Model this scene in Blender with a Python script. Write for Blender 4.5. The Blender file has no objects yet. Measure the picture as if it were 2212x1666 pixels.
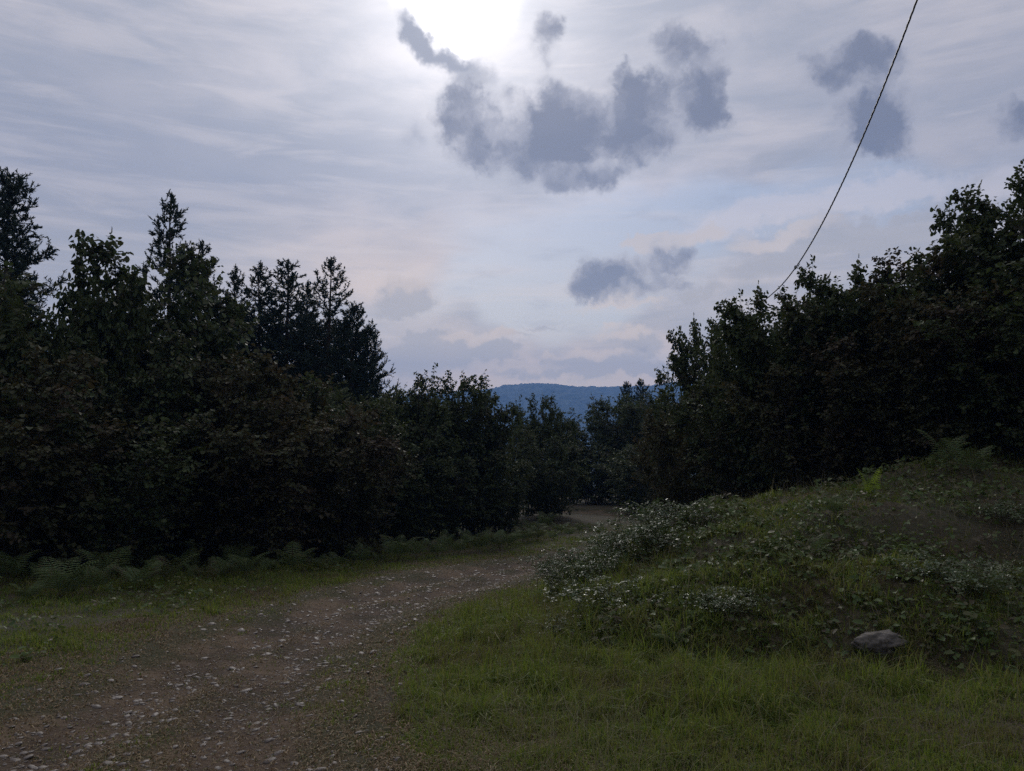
import bpy, math
import numpy as np
from mathutils import Vector

# ------------------------------------------------------------------ camera, sky, sun, exposure
S = bpy.context.scene
COL = S.collection
F = 1671.0                      # focal length in pixels of a 2212 x 1666 picture
PITCH = math.atan(87 / F)
EYE = np.array([0.0, 0.0, 1.6])
cd = bpy.data.cameras.new('camera')
cd.lens = F / 2212 * 36; cd.sensor_width = 36; cd.sensor_fit = 'HORIZONTAL'
cd.clip_start = 0.05; cd.clip_end = 20000
cam = bpy.data.objects.new('camera', cd); COL.objects.link(cam)
cam.location = EYE; cam.rotation_euler = (math.pi / 2 + PITCH, 0, 0)
S.camera = cam
S.view_settings.view_transform = 'Standard'; S.view_settings.look = 'None'
S.view_settings.exposure = 0.0; S.view_settings.gamma = 1.0
S.cycles.max_bounces = 6; S.cycles.diffuse_bounces = 3; S.cycles.glossy_bounces = 2
S.cycles.transmission_bounces = 3; S.cycles.volume_bounces = 1; S.cycles.transparent_max_bounces = 8
S.cycles.volume_step_rate = 4.0
S.cycles.use_denoising = False

def ray(px, py):
    a, b = (px - 1106) / F, (833 - py) / F
    c, s = math.cos(PITCH), math.sin(PITCH)
    d = np.array([a, c - b * s, s + b * c])
    return d / np.linalg.norm(d)

def at(px, py, Y):
    d = ray(px, py)
    return EYE + d * (Y / d[1])

def azel(px, py):
    d = ray(px, py)
    return math.atan2(d[0], d[1]), math.asin(d[2])

SUN = ray(985, -5)
sun_az, sun_el = math.atan2(SUN[0], SUN[1]), math.asin(SUN[2])

W = bpy.data.worlds.new('World'); S.world = W; W.use_nodes = True
nt = W.node_tree; N = nt.nodes; L = nt.links
N.clear()

def sock(tree, inp, v):
    if v is None: return
    if isinstance(v, bpy.types.NodeSocket): tree.links.new(v, inp)
    else: inp.default_value = v

def mth(t, op, a, b=None, c=None, clamp=False):
    n = t.nodes.new('ShaderNodeMath'); n.operation = op; n.use_clamp = clamp
    sock(t, n.inputs[0], a); sock(t, n.inputs[1], b); sock(t, n.inputs[2], c)
    return n.outputs[0]

def vm(t, op, a, b=None, sc=None):
    n = t.nodes.new('ShaderNodeVectorMath'); n.operation = op
    sock(t, n.inputs[0], a); sock(t, n.inputs[1], b)
    if sc is not None: sock(t, n.inputs['Scale'], sc)
    return n.outputs['Value' if op in ('DOT_PRODUCT', 'LENGTH') else 'Vector']

def noise(t, vec, scale, detail=4, rough=0.55, out='Fac', dist=0.0):
    n = t.nodes.new('ShaderNodeTexNoise')
    sock(t, n.inputs['Vector'], vec)
    n.inputs['Scale'].default_value = scale; n.inputs['Detail'].default_value = detail
    n.inputs['Roughness'].default_value = rough; n.inputs['Distortion'].default_value = dist
    return n.outputs[out]

def mixc(t, f, a, b, mode='MIX'):
    n = t.nodes.new('ShaderNodeMix'); n.data_type = 'RGBA'; n.blend_type = mode
    sock(t, n.inputs[0], f); sock(t, n.inputs[6], a); sock(t, n.inputs[7], b)
    return n.outputs[2]

def smooth(t, v, lo, hi, o0=0.0, o1=1.0):
    n = t.nodes.new('ShaderNodeMapRange'); n.interpolation_type = 'SMOOTHSTEP'
    sock(t, n.inputs[0], v)
    n.inputs[1].default_value = lo; n.inputs[2].default_value = hi
    n.inputs[3].default_value = o0; n.inputs[4].default_value = o1
    return n.outputs[0]

def rgb(r, g, b):
    f = lambda c: (c / 255 / 12.92) if c / 255 <= 0.04045 else ((c / 255 + 0.055) / 1.055) ** 2.4
    return (f(r), f(g), f(b), 1.0)

tc = N.new('ShaderNodeTexCoord'); D = tc.outputs['Generated']
sx = N.new('ShaderNodeSeparateXYZ'); L.new(D, sx.inputs[0])
az = mth(nt, 'ARCTAN2', sx.outputs[0], sx.outputs[1])
el = mth(nt, 'ARCSINE', sx.outputs[2])
cb = N.new('ShaderNodeCombineXYZ'); L.new(az, cb.inputs[0]); L.new(el, cb.inputs[1])
P0 = cb.outputs[0]
n1 = vm(nt, 'SUBTRACT', noise(nt, D, 7, 2, 0.5, 'Color'), (0.5, 0.5, 0.5))
n2 = vm(nt, 'SUBTRACT', noise(nt, D, 15, 4, 0.58, 'Color'), (0.5, 0.5, 0.5))
P1 = vm(nt, 'ADD', P0, vm(nt, 'SCALE', n1, sc=0.025))
P1 = vm(nt, 'ADD', P1, vm(nt, 'SCALE', n2, sc=0.060))
n3 = vm(nt, 'SUBTRACT', noise(nt, D, 52, 5, 0.62, 'Color'), (0.5, 0.5, 0.5))
P1 = vm(nt, 'ADD', P1, vm(nt, 'SCALE', n3, sc=0.024))
strv = vm(nt, 'MULTIPLY', D, (1.0, 1.0, 3.2))
PS = vm(nt, 'ADD', P0, vm(nt, 'SCALE', n1, sc=0.16))

def blobs(vec, lst):
    tot = None
    for b in lst:
        px, py, rx, ry = b[:4]; rot = b[4] if len(b) > 4 else 0; amp = b[5] if len(b) > 5 else 1
        a, e = azel(px, py)
        m = N.new('ShaderNodeMapping'); m.vector_type = 'TEXTURE'
        L.new(vec, m.inputs[0])
        m.inputs['Location'].default_value = (a, e, 0)
        m.inputs['Rotation'].default_value = (0, 0, math.radians(rot))
        k = 1.35 / F / (1 + (px - 1106) ** 2 / F ** 2) ** 0.5
        m.inputs['Scale'].default_value = (rx * k, ry * k, 1)
        g = N.new('ShaderNodeTexGradient'); g.gradient_type = 'SPHERICAL'
        L.new(m.outputs[0], g.inputs[0])
        o = g.outputs['Fac']
        if amp != 1: o = mth(nt, 'MULTIPLY', o, amp)
        tot = o if tot is None else mth(nt, 'ADD', tot, o)
    return tot

fb = noise(nt, D, 12, 4, 0.5)
wisp = noise(nt, strv, 5.5, 6, 0.58, dist=0.4)
lump = noise(nt, strv, 17, 6, 0.62)

# high thin veil with blue gaps
sky = N.new('ShaderNodeTexSky'); sky.sky_type = 'NISHITA'; sky.sun_disc = False
sky.sun_elevation = sun_el; sky.sun_rotation = sun_az
sky.air_density = 1.0; sky.dust_density = 2.0
skyc = vm(nt, 'SCALE', sky.outputs[0], sc=0.055)
gap = blobs(PS, [(1270, 560, 330, 150, 4), (1560, 470, 330, 80, 8, .8), (1130, 640, 260, 60, 0, .7), (700, 690, 220, 60, 0, .35), (2000, 420, 260, 60, 10, .5)])
gapf = smooth(nt, mth(nt, 'MULTIPLY', gap, mth(nt, 'ADD', 0.45, wisp)), 0.12, 0.62)
veil = mixc(nt, smooth(nt, wisp, 0.34, 0.68), rgb(160, 166, 184), rgb(186, 186, 199))
warm = blobs(PS, [(850, 575, 360, 70, 0, .9), (1150, 770, 420, 60, 0, .9), (1290, 820, 340, 60, 0, 1.2), (620, 460, 300, 50, -4, .5), (1150, 500, 200, 40, 0, .5)])
veil = mixc(nt, smooth(nt, mth(nt, 'MULTIPLY', warm, mth(nt, 'ADD', 0.4, wisp)), 0.05, 0.8, 0, 0.85), veil, rgb(208, 199, 203))
blue = mixc(nt, 0.15, rgb(166, 184, 216), skyc)
base = mixc(nt, mth(nt, 'MULTIPLY', gapf, 0.9), veil, blue)
str2 = noise(nt, vm(nt, 'MULTIPLY', D, (1.0, 1.0, 8.0)), 5.0, 7, 0.6, dist=0.5)
str3 = noise(nt, vm(nt, 'MULTIPLY', D, (1.0, 1.0, 4.0)), 13.0, 6, 0.6)
# grey shading of the veil, upper left
dl = blobs(PS, [(250, 330, 620, 170, 4, .9), (120, 620, 500, 160, 0, .8), (700, 330, 330, 80, 0, .6), (2150, 150, 330, 200, 0, .5), (120, 60, 300, 90, 0, .3), (560, 440, 300, 50, 4, .6)])
base = mixc(nt, smooth(nt, mth(nt, 'MULTIPLY', dl, mth(nt, 'ADD', 0.45, wisp)), 0.08, 0.8, 0, 0.75), base, rgb(150, 157, 177))

base = mixc(nt, smooth(nt, str2, 0.47, 0.70, 0, 0.42), base, rgb(209, 205, 213))
base = mixc(nt, smooth(nt, str3, 0.50, 0.72, 0, 0.28), base, rgb(150, 159, 182))
# light, sunlit streaks right of centre
lt = blobs(P1, [(1600, 470, 130, 30, 8, .8), (1780, 440, 170, 26, 10, .9), (1950, 420, 120, 26, 10, .8), (1560, 510, 90, 26, 0, .7), (1860, 490, 150, 20, 4, .5),
                (2180, 400, 90, 60, 0, .8), (1400, 400, 260, 50, 6, .5), (1060, 730, 80, 16, 0, .8), (1400, 770, 160, 20, 0, .6)])
base = mixc(nt, smooth(nt, mth(nt, 'MULTIPLY', lt, mth(nt, 'ADD', 0.45, lump)), 0.08, 0.55, 0, 0.65), base, rgb(205, 204, 218))

# sun glow behind thin cloud
dt = mth(nt, 'MAXIMUM', vm(nt, 'DOT_PRODUCT', D, tuple(SUN)), 0.0)
halo = mth(nt, 'MULTIPLY', mth(nt, 'POWER', dt, 42), 0.30)
halo = mth(nt, 'MULTIPLY', halo, mth(nt, 'ADD', 0.45, wisp))
halo = mth(nt, 'ADD', halo, mth(nt, 'MULTIPLY', mth(nt, 'POWER', dt, 9), 0.115))
core = blobs(P1, [(985, -22, 108, 105, -20, 1.0), (1015, 50, 60, 80, -40, .9), (930, -30, 100, 70, 0, .8), (1045, -20, 90, 90, 0, .9)])
coref = smooth(nt, mth(nt, 'MULTIPLY', core, mth(nt, 'ADD', 0.55, fb)), 0.05, 1.35)
core2 = mth(nt, 'POWER', dt, 150)
glow = mth(nt, 'ADD', halo, mth(nt, 'MULTIPLY', coref, 1.6))
glow = mth(nt, 'ADD', glow, mth(nt, 'MULTIPLY', core2, 0.45))
gcol = vm(nt, 'SCALE', (1.0, 0.985, 1.0), sc=glow)
base = vm(nt, 'ADD', base, gcol)

# soft shadowed streak left and below the sun
hz = blobs(P1, [(885, 70, 34, 60, 25, .8), (945, 130, 75, 34, -30, .8), (1030, 165, 70, 34, -20, .7), (890, 290, 60, 50, 0, .5), (1150, 250, 90, 60, 0, .4)])
hf = smooth(nt, mth(nt, 'MULTIPLY', hz, mth(nt, 'ADD', 0.45, fb)), 0.15, 0.75, 0, 0.9)
base = mixc(nt, hf, base, rgb(166, 172, 190))

# low bank of lumpy cloud near the horizon
lowb = blobs(P1, [(1000, 765, 190, 24, 0, .8), (900, 720, 60, 20, 0, .6), (1110, 720, 70, 10, 0, .6), (1060, 745, 60, 26), (960, 740, 70, 28), (1200, 800, 200, 22), (870, 780, 120, 40), (840, 650, 60, 50, 0, .9), (905, 640, 55, 40, 0, .9),
                  (1290, 785, 90, 28), (1380, 742, 60, 30), (1190, 775, 22, 24), (1420, 790, 110, 20), (1180, 700, 120, 10, 0, .6), (1620, 700, 120, 40, 10, .6), (1500, 640, 60, 20),
                  (1700, 565, 190, 50, 12, .95), (1860, 500, 110, 40, 6, 1), (2000, 510, 130, 40, 0, .8), (1650, 340, 90, 50, 0, .45), (2080, 160, 120, 50, 0, .45), (2130, 380, 90, 30, 20, .5)])
lf = smooth(nt, mth(nt, 'MULTIPLY', lowb, mth(nt, 'ADD', 0.05, mth(nt, 'MULTIPLY', lump, 1.7))), 0.26, 0.66, 0, 0.8)
base = mixc(nt, lf, base, rgb(174, 177, 190))

cumw = blobs(P1, [(1065, 722, 60, 16), (985, 735, 50, 14), (1190, 762, 26, 18), (1295, 762, 70, 14), (1345, 715, 60, 18), (1120, 790, 120, 12), (1290, 815, 160, 10), (880, 612, 70, 22, 0, .9), (1480, 520, 130, 24, 6, 1), (1700, 515, 150, 22, 10, 1), (1400, 530, 60, 16), (1340, 660, 110, 14)])
base = mixc(nt, smooth(nt, mth(nt, 'MULTIPLY', cumw, mth(nt, 'ADD', 0.1, mth(nt, 'MULTIPLY', lump, 1.5))), 0.15, 0.6, 0, 0.75), base, rgb(210, 204, 208))
# dark cumulus
dark = blobs(P1, [(1035, 290, 120, 95, 0, 1.5), (1010, 215, 50, 45, 0, .8), (1170, 290, 115, 85, 0, .95), (1230, 240, 70, 50, 0, .5), (1330, 260, 120, 100, 0, 1.2), (1410, 220, 75, 70, 0, 1.1), (1350, 170, 34, 34, 0, .8), (1260, 350, 120, 60, 0, 1),
                  (1180, 405, 110, 30, 8, .6), (1300, 400, 70, 30, 0, .5), (1460, 290, 80, 50, 20, .8), (1535, 230, 45, 60, 0, .6), (1190, 120, 42, 80, 8, .75), (1200, 50, 36, 30, 0, .7),
                  (1455, 80, 55, 45, 0, 1.0), (1530, 120, 80, 50, 0, 1.1), (1525, 185, 50, 45, 0, .75), (1530, 240, 34, 50, 0, .45),
                  (1820, 140, 100, 58, 0, 1.2), (1880, 215, 100, 90, 0, 1.5), (1935, 270, 85, 70, 0, 1.3), (1880, 330, 80, 52, 0, 1), (2200, 285, 75, 60, 0, .9), (2200, 235, 50, 50, 0, .8),
                  (1325, 600, 85, 52, 0, 1.2), (1300, 625, 70, 30), (1435, 562, 55, 42, 0, 1.4), (1440, 622, 90, 20, 0, .8), (1370, 655, 70, 20, 0, .5), (1380, 742, 45, 22, 0, .6)])
puff = noise(nt, P1, 15, 5, .5)
dd = mth(nt, 'MULTIPLY', dark, mth(nt, 'MAXIMUM', 0.05, mth(nt, 'ADD', mth(nt, 'MULTIPLY', puff, 1.1), mth(nt, 'MULTIPLY_ADD', fb, 1.5, -0.50))))
dd = mth(nt, 'MULTIPLY', dd, 1.45)
df = smooth(nt, dd, 0.12, 1.0, 0, 0.90)
dcol = mixc(nt, smooth(nt, mth(nt, 'ADD', mth(nt, 'MULTIPLY', dd, .42), mth(nt, 'MULTIPLY', puff, 1.3)), 0.75, 1.35), rgb(176, 179, 195), rgb(120, 127, 149))
base = mixc(nt, df, base, dcol)
rim = mth(nt, 'MULTIPLY', mth(nt, 'MULTIPLY', df, mth(nt, 'SUBTRACT', 1.0, df)), mth(nt, 'MULTIPLY', mth(nt, 'POWER', dt, 22), 0.55))
base = vm(nt, 'ADD', base, vm(nt, 'SCALE', (1.0, .99, .97), sc=rim))
# the sky away from the sun is a dimmer overcast
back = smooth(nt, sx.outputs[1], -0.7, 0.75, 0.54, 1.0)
back = mth(nt, 'MULTIPLY', back, smooth(nt, sx.outputs[2], 0.50, 0.80, 1.0, 1.7))  # sky above the view brightened to put more light on the ground
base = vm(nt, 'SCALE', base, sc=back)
low = smooth(nt, sx.outputs[2], 0.0, 0.30)
base = vm(nt, 'MULTIPLY', base, mixc(nt, low, (2.15, 1.80, 1.22, 1), (1.06, 1.03, .975, 1)))
gnd = smooth(nt, sx.outputs[2], -0.06, -0.01)
base = mixc(nt, gnd, (0.02, 0.025, 0.03, 1), base)
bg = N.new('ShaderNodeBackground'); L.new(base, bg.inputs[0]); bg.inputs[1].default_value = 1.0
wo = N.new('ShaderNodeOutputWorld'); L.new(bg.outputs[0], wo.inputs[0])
W.cycles.sampling_method = 'MANUAL'; W.cycles.sample_map_resolution = 512

sl = bpy.data.lights.new('sun', 'SUN'); sl.energy = 1.1; sl.angle = math.radians(10); sl.color = (1.0, 0.95, 0.88)
so = bpy.data.objects.new('sun', sl); COL.objects.link(so)
so.rotation_euler = Vector(SUN).to_track_quat('Z', 'Y').to_euler()
so.location = (0, 0, 30)

# ------------------------------------------------------------------ helpers
def tag(o, label=None, cat=None, group=None, kind=None):
    if label: o['label'] = label
    if cat: o['category'] = cat
    if group: o['group'] = group
    if kind: o['kind'] = kind
    return o

def empty(name, loc, rz=0, sc=(1, 1, 1)):
    o = bpy.data.objects.new(name, None); COL.objects.link(o)
    o.location = loc; o.rotation_euler = (0, 0, rz); o.scale = sc
    o.empty_display_size = 0.2
    return o

def mesh_np(name, V, faces, smooth_=False, attrs=None):
    """faces: list of int arrays (n,k)"""
    V = np.ascontiguousarray(V, dtype=np.float32).reshape(-1, 3)
    me = bpy.data.meshes.new(name)
    me.vertices.add(len(V)); me.vertices.foreach_set('co', V.ravel())
    idx = np.concatenate([f.ravel() for f in faces]).astype(np.int32)
    tot = np.concatenate([np.full(len(f), f.shape[1], np.int32) for f in faces])
    st = np.concatenate([[0], np.cumsum(tot)[:-1]]).astype(np.int32)
    me.loops.add(len(idx)); me.loops.foreach_set('vertex_index', idx)
    me.polygons.add(len(tot)); me.polygons.foreach_set('loop_start', st)
    try: me.polygons.foreach_set('loop_total', tot)
    except Exception: pass
    me.update(calc_edges=True)
    if smooth_: me.polygons.foreach_set('use_smooth', np.ones(len(tot), bool))
    for k, v in (attrs or {}).items():
        a = me.attributes.new(k, 'FLOAT', 'POINT'); a.data.foreach_set('value', np.asarray(v, np.float32))
    me.validate()
    return me

def obj(name, me, mat=None, parent=None):
    o = bpy.data.objects.new(name, me); COL.objects.link(o)
    if mat: me.materials.append(mat)
    if parent: o.parent = parent
    return o

def template(V, tmpl):
    """V (N,k,3) repeated shapes with face templates -> flat verts + face arrays"""
    n, k = V.shape[:2]
    off = (np.arange(n) * k)[:, None, None]
    out = []
    for sz in sorted({len(f) for f in tmpl}):
        fs = np.array([f for f in tmpl if len(f) == sz])
        out.append((off + fs[None]).reshape(-1, sz))
    return V.reshape(-1, 3), out

def merge(*parts):
    Vs, Fs, o = [], [], 0
    for V, F_ in parts:
        V = V.reshape(-1, 3); Vs.append(V); Fs += [f + o for f in F_]; o += len(V)
    return np.concatenate(Vs), Fs

def unit(v): return v / np.maximum(np.linalg.norm(v, axis=-1, keepdims=True), 1e-9)

def leaves(P, d, n, ln, wd, fold=0.25, curl=0.15):
    d = unit(d); s = unit(np.cross(d, n)); n = np.cross(s, d)
    ln = ln[:, None]; wd = wd[:, None]
    up = n * wd * fold
    V = np.stack([P,
                  P + d * ln * .30 - s * wd * .5 + up, P + d * ln * .30 + s * wd * .5 + up,
                  P + d * ln * .74 - s * wd * .40 + up * .6 - n * ln * curl * .5, P + d * ln * .74 + s * wd * .40 + up * .6 - n * ln * curl * .5,
                  P + d * ln - n * ln * curl], 1)
    return template(V, [(0, 2, 4, 5), (0, 5, 3, 1)])

def tubes(C, R, sides=4):
    """C (M,K,3) centre lines, R (M,K) radii"""
    M, K = C.shape[:2]
    t = unit(np.gradient(C, axis=1))
    ref = np.where(np.abs(t[..., 2:3]) > .9, np.array([1.0, 0, 0]), np.array([0, 0, 1.0]))
    a = unit(np.cross(t, ref)); b = np.cross(t, a)
    ang = np.arange(sides) / sides * 2 * np.pi
    V = C[:, :, None] + R[:, :, None, None] * (np.cos(ang)[None, None, :, None] * a[:, :, None] + np.sin(ang)[None, None, :, None] * b[:, :, None])
    V = V.reshape(M, K * sides, 3)
    f = []
    for k in range(K - 1):
        for j in range(sides):
            j2 = (j + 1) % sides
            f.append((k * sides + j, k * sides + j2, (k + 1) * sides + j2, (k + 1) * sides + j))
    return template(V, f)

_rg = np.random.default_rng(11)
_perm = _rg.random((256, 256))
def vnoise(x, y):
    xi = np.floor(x).astype(int); yi = np.floor(y).astype(int)
    fx = x - xi; fy = y - yi
    fx = fx * fx * (3 - 2 * fx); fy = fy * fy * (3 - 2 * fy)
    g = lambda i, j: _perm[i & 255, j & 255]
    return (g(xi, yi) * (1 - fx) + g(xi + 1, yi) * fx) * (1 - fy) + (g(xi, yi + 1) * (1 - fx) + g(xi + 1, yi + 1) * fx) * fy
def fbm(x, y, s=1.0, o=4):
    v = 0; a = .5; t = 0
    for i in range(o):
        v = v + a * vnoise(x * s + 17.3 * i, y * s + 31.7 * i); t += a; a *= .5; s *= 2.03
    return v / t
def sstep(a, b, x):
    t = np.clip((x - a) / (b - a), 0, 1); return t * t * (3 - 2 * t)

# ------------------------------------------------------------------ terrain
PATH = np.array([  # left edge x,y  right edge x,y
    (-3.4, -3, -.2, -3), (-3.2, 1, -.1, 1), (-3.15, 4.2, -.45, 3.4), (-3.1, 6.4, -.95, 5.2), (-2.95, 8.8, -1.05, 7.2), (-2.3, 11.8, -.75, 9.3),
    (-1.1, 14.6, .1, 11.5), (.6, 17.2, 1.25, 14.5), (2.6, 20.4, 4.2, 17.8), (4.0, 24.2, 6.4, 22.6), (4.1, 27.6, 6.9, 28.2), (3.0, 30.2, 4.6, 32.6), (.6, 31.6, 1.4, 34.6), (-3, 32.4, -2.6, 35.6), (-8, 33, -8, 36.5)])
def resample(p, n):
    t = np.linspace(0, len(p) - 1, n); i = np.minimum(t.astype(int), len(p) - 2); u = (t - i)[:, None]
    P = np.vstack([2 * p[0] - p[1], p, 2 * p[-1] - p[-2]])
    a, b, c, d = P[i], P[i + 1], P[i + 2], P[i + 3]
    return .5 * (2 * b + (c - a) * u + (2 * a - 5 * b + 4 * c - d) * u ** 2 + (3 * b - a - 3 * c + d) * u ** 3)
PE = resample(PATH, 420)
PL, PR = PE[:, :2], PE[:, 2:]
FOOT = np.array([(40, 3.2), (14, 4.4), (6, 5.1), (3.2, 5.4), (1.8, 5.7), (.75, 6.2), (.32, 7.6), (.28, 10.2), (.55, 12.3), (1.25, 14.0), (2.5, 16.2), (5.0, 19.0), (7.2, 23), (8, 28), (6.5, 34), (9, 45), (20, 70)])
FP = resample(FOOT, 240)

def inside(poly, x, y):
    r = np.zeros(x.shape, bool); j = len(poly) - 1
    for i in range(len(poly)):
        xi, yi = poly[i]; xj, yj = poly[j]
        c = ((yi > y) != (yj > y)) & (x < (xj - xi) * (y - yi) / (yj - yi + 1e-12) + xi)
        r ^= c; j = i
    return r
def dist_line(line, x, y):
    sh = x.shape; q = np.stack([x.ravel(), y.ravel()], 1)
    best = np.full(len(q), 1e9)
    A, B = line[:-1], line[1:]
    AB = B - A; l2 = (AB ** 2).sum(1) + 1e-12
    for k in range(len(A)):
        t = np.clip(((q - A[k]) @ AB[k]) / l2[k], 0, 1)
        d = np.hypot(q[:, 0] - A[k, 0] - t * AB[k, 0], q[:, 1] - A[k, 1] - t * AB[k, 1])
        best = np.minimum(best, d)
    return best.reshape(sh)
PPOLY = np.vstack([PL, PR[::-1]])
BPOLY = np.vstack([FP, [(400, 70), (400, 3.2)]])
EDGE = np.vstack([PL[::4], PR[::-1][::4]])
def path_sd(x, y):               # > 0 inside the track
    x = np.asarray(x, float); y = np.asarray(y, float)
    d = dist_line(EDGE, x, y)
    return np.where(inside(PPOLY, x, y), d, -d)
def bank_sd(x, y):
    x = np.asarray(x, float); y = np.asarray(y, float)
    d = dist_line(FP[::3], x, y)
    return np.where(inside(BPOLY, x, y), d, -d)

def base_z(y):
    z = np.where(y < 3.6, 0, 0)
    z = z - .092 * (np.clip(y, 3.6, 18) - 3.6) - .042 * (np.clip(y, 18, 60) - 18) - .10 * (np.clip(y, 60, 400) - 60) + .018 * (3.6 - np.minimum(y, 3.6))
    z = z - .02 * (np.clip(y, 400, 1200) - 400)
    return z
def height(x, y, sd=None, bd=None):
    x = np.asarray(x, float); y = np.asarray(y, float)
    z = base_z(y)
    if sd is None: sd = path_sd(x, y)
    if bd is None: bd = bank_sd(x, y)
    d = np.maximum(bd, 0)
    lump = fbm(x, y, .55, 3) - .5
    bank = (1.50 * (1 - np.exp(-d / 2.9)) + .055 * np.minimum(d, 9) + .07 * np.clip(x - 4.2, 0, 8) * sstep(.3, 2.5, d)) * sstep(0, .5, d + .05)
    bank = bank + d.clip(0, 1.5) * (.38 * (fbm(x + 9, y, .9, 3) - .5))
    bank = bank + .10 * d.clip(0, 40) * sstep(6, 9, d) * .35
    # worn hollow with a dark lip on the right of the bank
    q = np.exp(-((x - 4.3) / 1.7) ** 2 - ((y - 7.4) / .55) ** 2); z = z - .28 * q * sstep(.1, 1, d)
    z = z + bank * np.exp(-np.clip(y - 60, 0, None) / 60)
    left = np.clip(-x - 3.2, 0, 12) * .02
    z = z + left
    z = z + (.10 * lump + .05 * (fbm(x, y, 2.3, 3) - .5)) * sstep(0.4, -.8, sd) * np.exp(-np.hypot(x, y) / 90)
    z = z + .03 * (fbm(x, y, 1.5, 3) - .5)
    rut = np.exp(-((sd - .75) / .28) ** 2)
    z = z - .07 * rut - .03 * sstep(0, .5, sd)
    r = np.hypot(x, y)
    z = z + sstep(60, 400, r) * 8 * (fbm(x, y, .01, 3) - .5)
    return z

def spread(n, lim, fine):
    t = np.linspace(-1, 1, n); k = math.asinh(lim / fine)
    return np.sinh(t * k) * fine
gx = spread(440, 3500, 4.0)
gy = np.concatenate([-np.geomspace(3500, 1.0, 40), np.linspace(-.9, 30, 420), 30 + np.geomspace(.12, 3470, 130)])
GX, GY = np.meshgrid(gx, gy, indexing='ij')
near = (np.abs(GX) < 60) & (GY < 90) & (GY > -30)
SD = np.full(GX.shape, -30.0); SD[near] = path_sd(GX[near], GY[near])
BD = np.full(GX.shape, -30.0); BD[(GX > 0)] = 30
b2 = near | ((np.abs(GX) < 500) & (GY < 500)); BD[b2] = bank_sd(GX[b2], GY[b2])
BD[GY > 70] = -30
GZ = height(GX, GY, SD, BD)
nx, ny = GX.shape
ii, jj = np.meshgrid(np.arange(nx - 1), np.arange(ny - 1), indexing='ij')
q = np.stack([ii * ny + jj, (ii + 1) * ny + jj, (ii + 1) * ny + jj + 1, ii * ny + jj + 1], -1).reshape(-1, 4)

# ------------------------------------------------------------------ materials
def new_mat(name):
    m = bpy.data.materials.new(name); m.use_nodes = True
    t = m.node_tree; t.nodes.clear()
    out = t.nodes.new('ShaderNodeOutputMaterial')
    return m, t, out
def prin(t, col, rough=.8, spec=.3, normal=None):
    p = t.nodes.new('ShaderNodeBsdfPrincipled')
    sock(t, p.inputs['Base Color'], col); sock(t, p.inputs['Roughness'], rough)
    sock(t, p.inputs['Specular IOR Level'], spec)
    if normal is not None: t.links.new(normal, p.inputs['Normal'])
    return p.outputs[0]
def bump(t, h, strength=.5, dist=.02):
    b = t.nodes.new('ShaderNodeBump'); b.inputs['Strength'].default_value = strength; b.inputs['Distance'].default_value = dist
    t.links.new(h, b.inputs['Height']); return b.outputs[0]
def wpos(t): return t.nodes.new('ShaderNodeNewGeometry').outputs['Position']

def leaf_mat(name, cols, rough=.5, spec=.4, trans=.3, tcol=(.10, .14, .02, 1), clump=1.2, brown=None, brown_amt=(.5, .8), rvar=0.0):
    m, t, out = new_mat(name)
    g = t.nodes.new('ShaderNodeNewGeometry'); rnd = g.outputs['Random Per Island']
    cr = t.nodes.new('ShaderNodeValToRGB'); el_ = cr.color_ramp.elements
    el_[0].color = cols[0]; el_[1].color = cols[-1]; el_[1].position = 1
    for i, c in enumerate(cols[1:-1]):
        e = el_.new((i + 1) / (len(cols) - 1)); e.color = c
    t.links.new(rnd, cr.inputs[0]); c = cr.outputs[0]
    if brown:
        nz = noise(t, g.outputs['Position'], clump, 3, .6)
        f = smooth(t, mth(t, 'ADD', nz, mth(t, 'MULTIPLY', mth(t, 'SUBTRACT', rnd, .5), .25)), brown_amt[0], brown_amt[1])
        c = mixc(t, f, c, brown)
    r = rough if not rvar else mth(t, 'ADD', mth(t, 'MULTIPLY', mth(t, 'FRACT', mth(t, 'MULTIPLY', rnd, 37.7)), rvar), rough)
    s1 = prin(t, c, r, spec)
    tr = t.nodes.new('ShaderNodeBsdfTranslucent')
    t.links.new(mixc(t, .5, c, tcol), tr.inputs[0])
    mx = t.nodes.new('ShaderNodeMixShader'); mx.inputs[0].default_value = trans
    t.links.new(s1, mx.inputs[1]); t.links.new(tr.outputs[0], mx.inputs[2])
    t.links.new(mx.outputs[0], out.inputs[0])
    return m

M_hazel = leaf_mat('hazel_leaf', [(.040, .062, .024, 1), (.060, .082, .030, 1), (.072, .080, .034, 1)], .55, .2, .22, (.08, .10, .02, 1), .9, (.070, .058, .038, 1), (.5, .78), .3)
M_hazel_red = leaf_mat('russet_leaf', [(.050, .062, .026, 1), (.066, .064, .032, 1), (.048, .070, .026, 1)], .6, .15, .2, (.10, .06, .02, 1), .9, (.078, .060, .040, 1), (.42, .74), .3)
M_conif = leaf_mat('conifer_needle', [(.028, .048, .036, 1), (.042, .066, .046, 1)], .6, .25, .12, (.03, .05, .02, 1))
M_fern = leaf_mat('fern_leaf', [(.065, .11, .040, 1), (.105, .15, .052, 1), (.12, .135, .062, 1)], .6, .2, .3, (.12, .17, .04, 1), 2.0, (.11, .08, .045, 1), (.5, .75))
M_fern_y = leaf_mat('young_fern_leaf', [(.12, .19, .02, 1), (.18, .24, .03, 1)], .5, .35, .5, (.30, .40, .03, 1))
M_bram = leaf_mat('bramble_leaf', [(.040, .070, .022, 1), (.060, .095, .030, 1), (.078, .085, .036, 1)], .34, .42, .2, (.10, .15, .02, 1), 1.5, (.05, .034, .022, 1), (.55, .85), .25)
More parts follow.
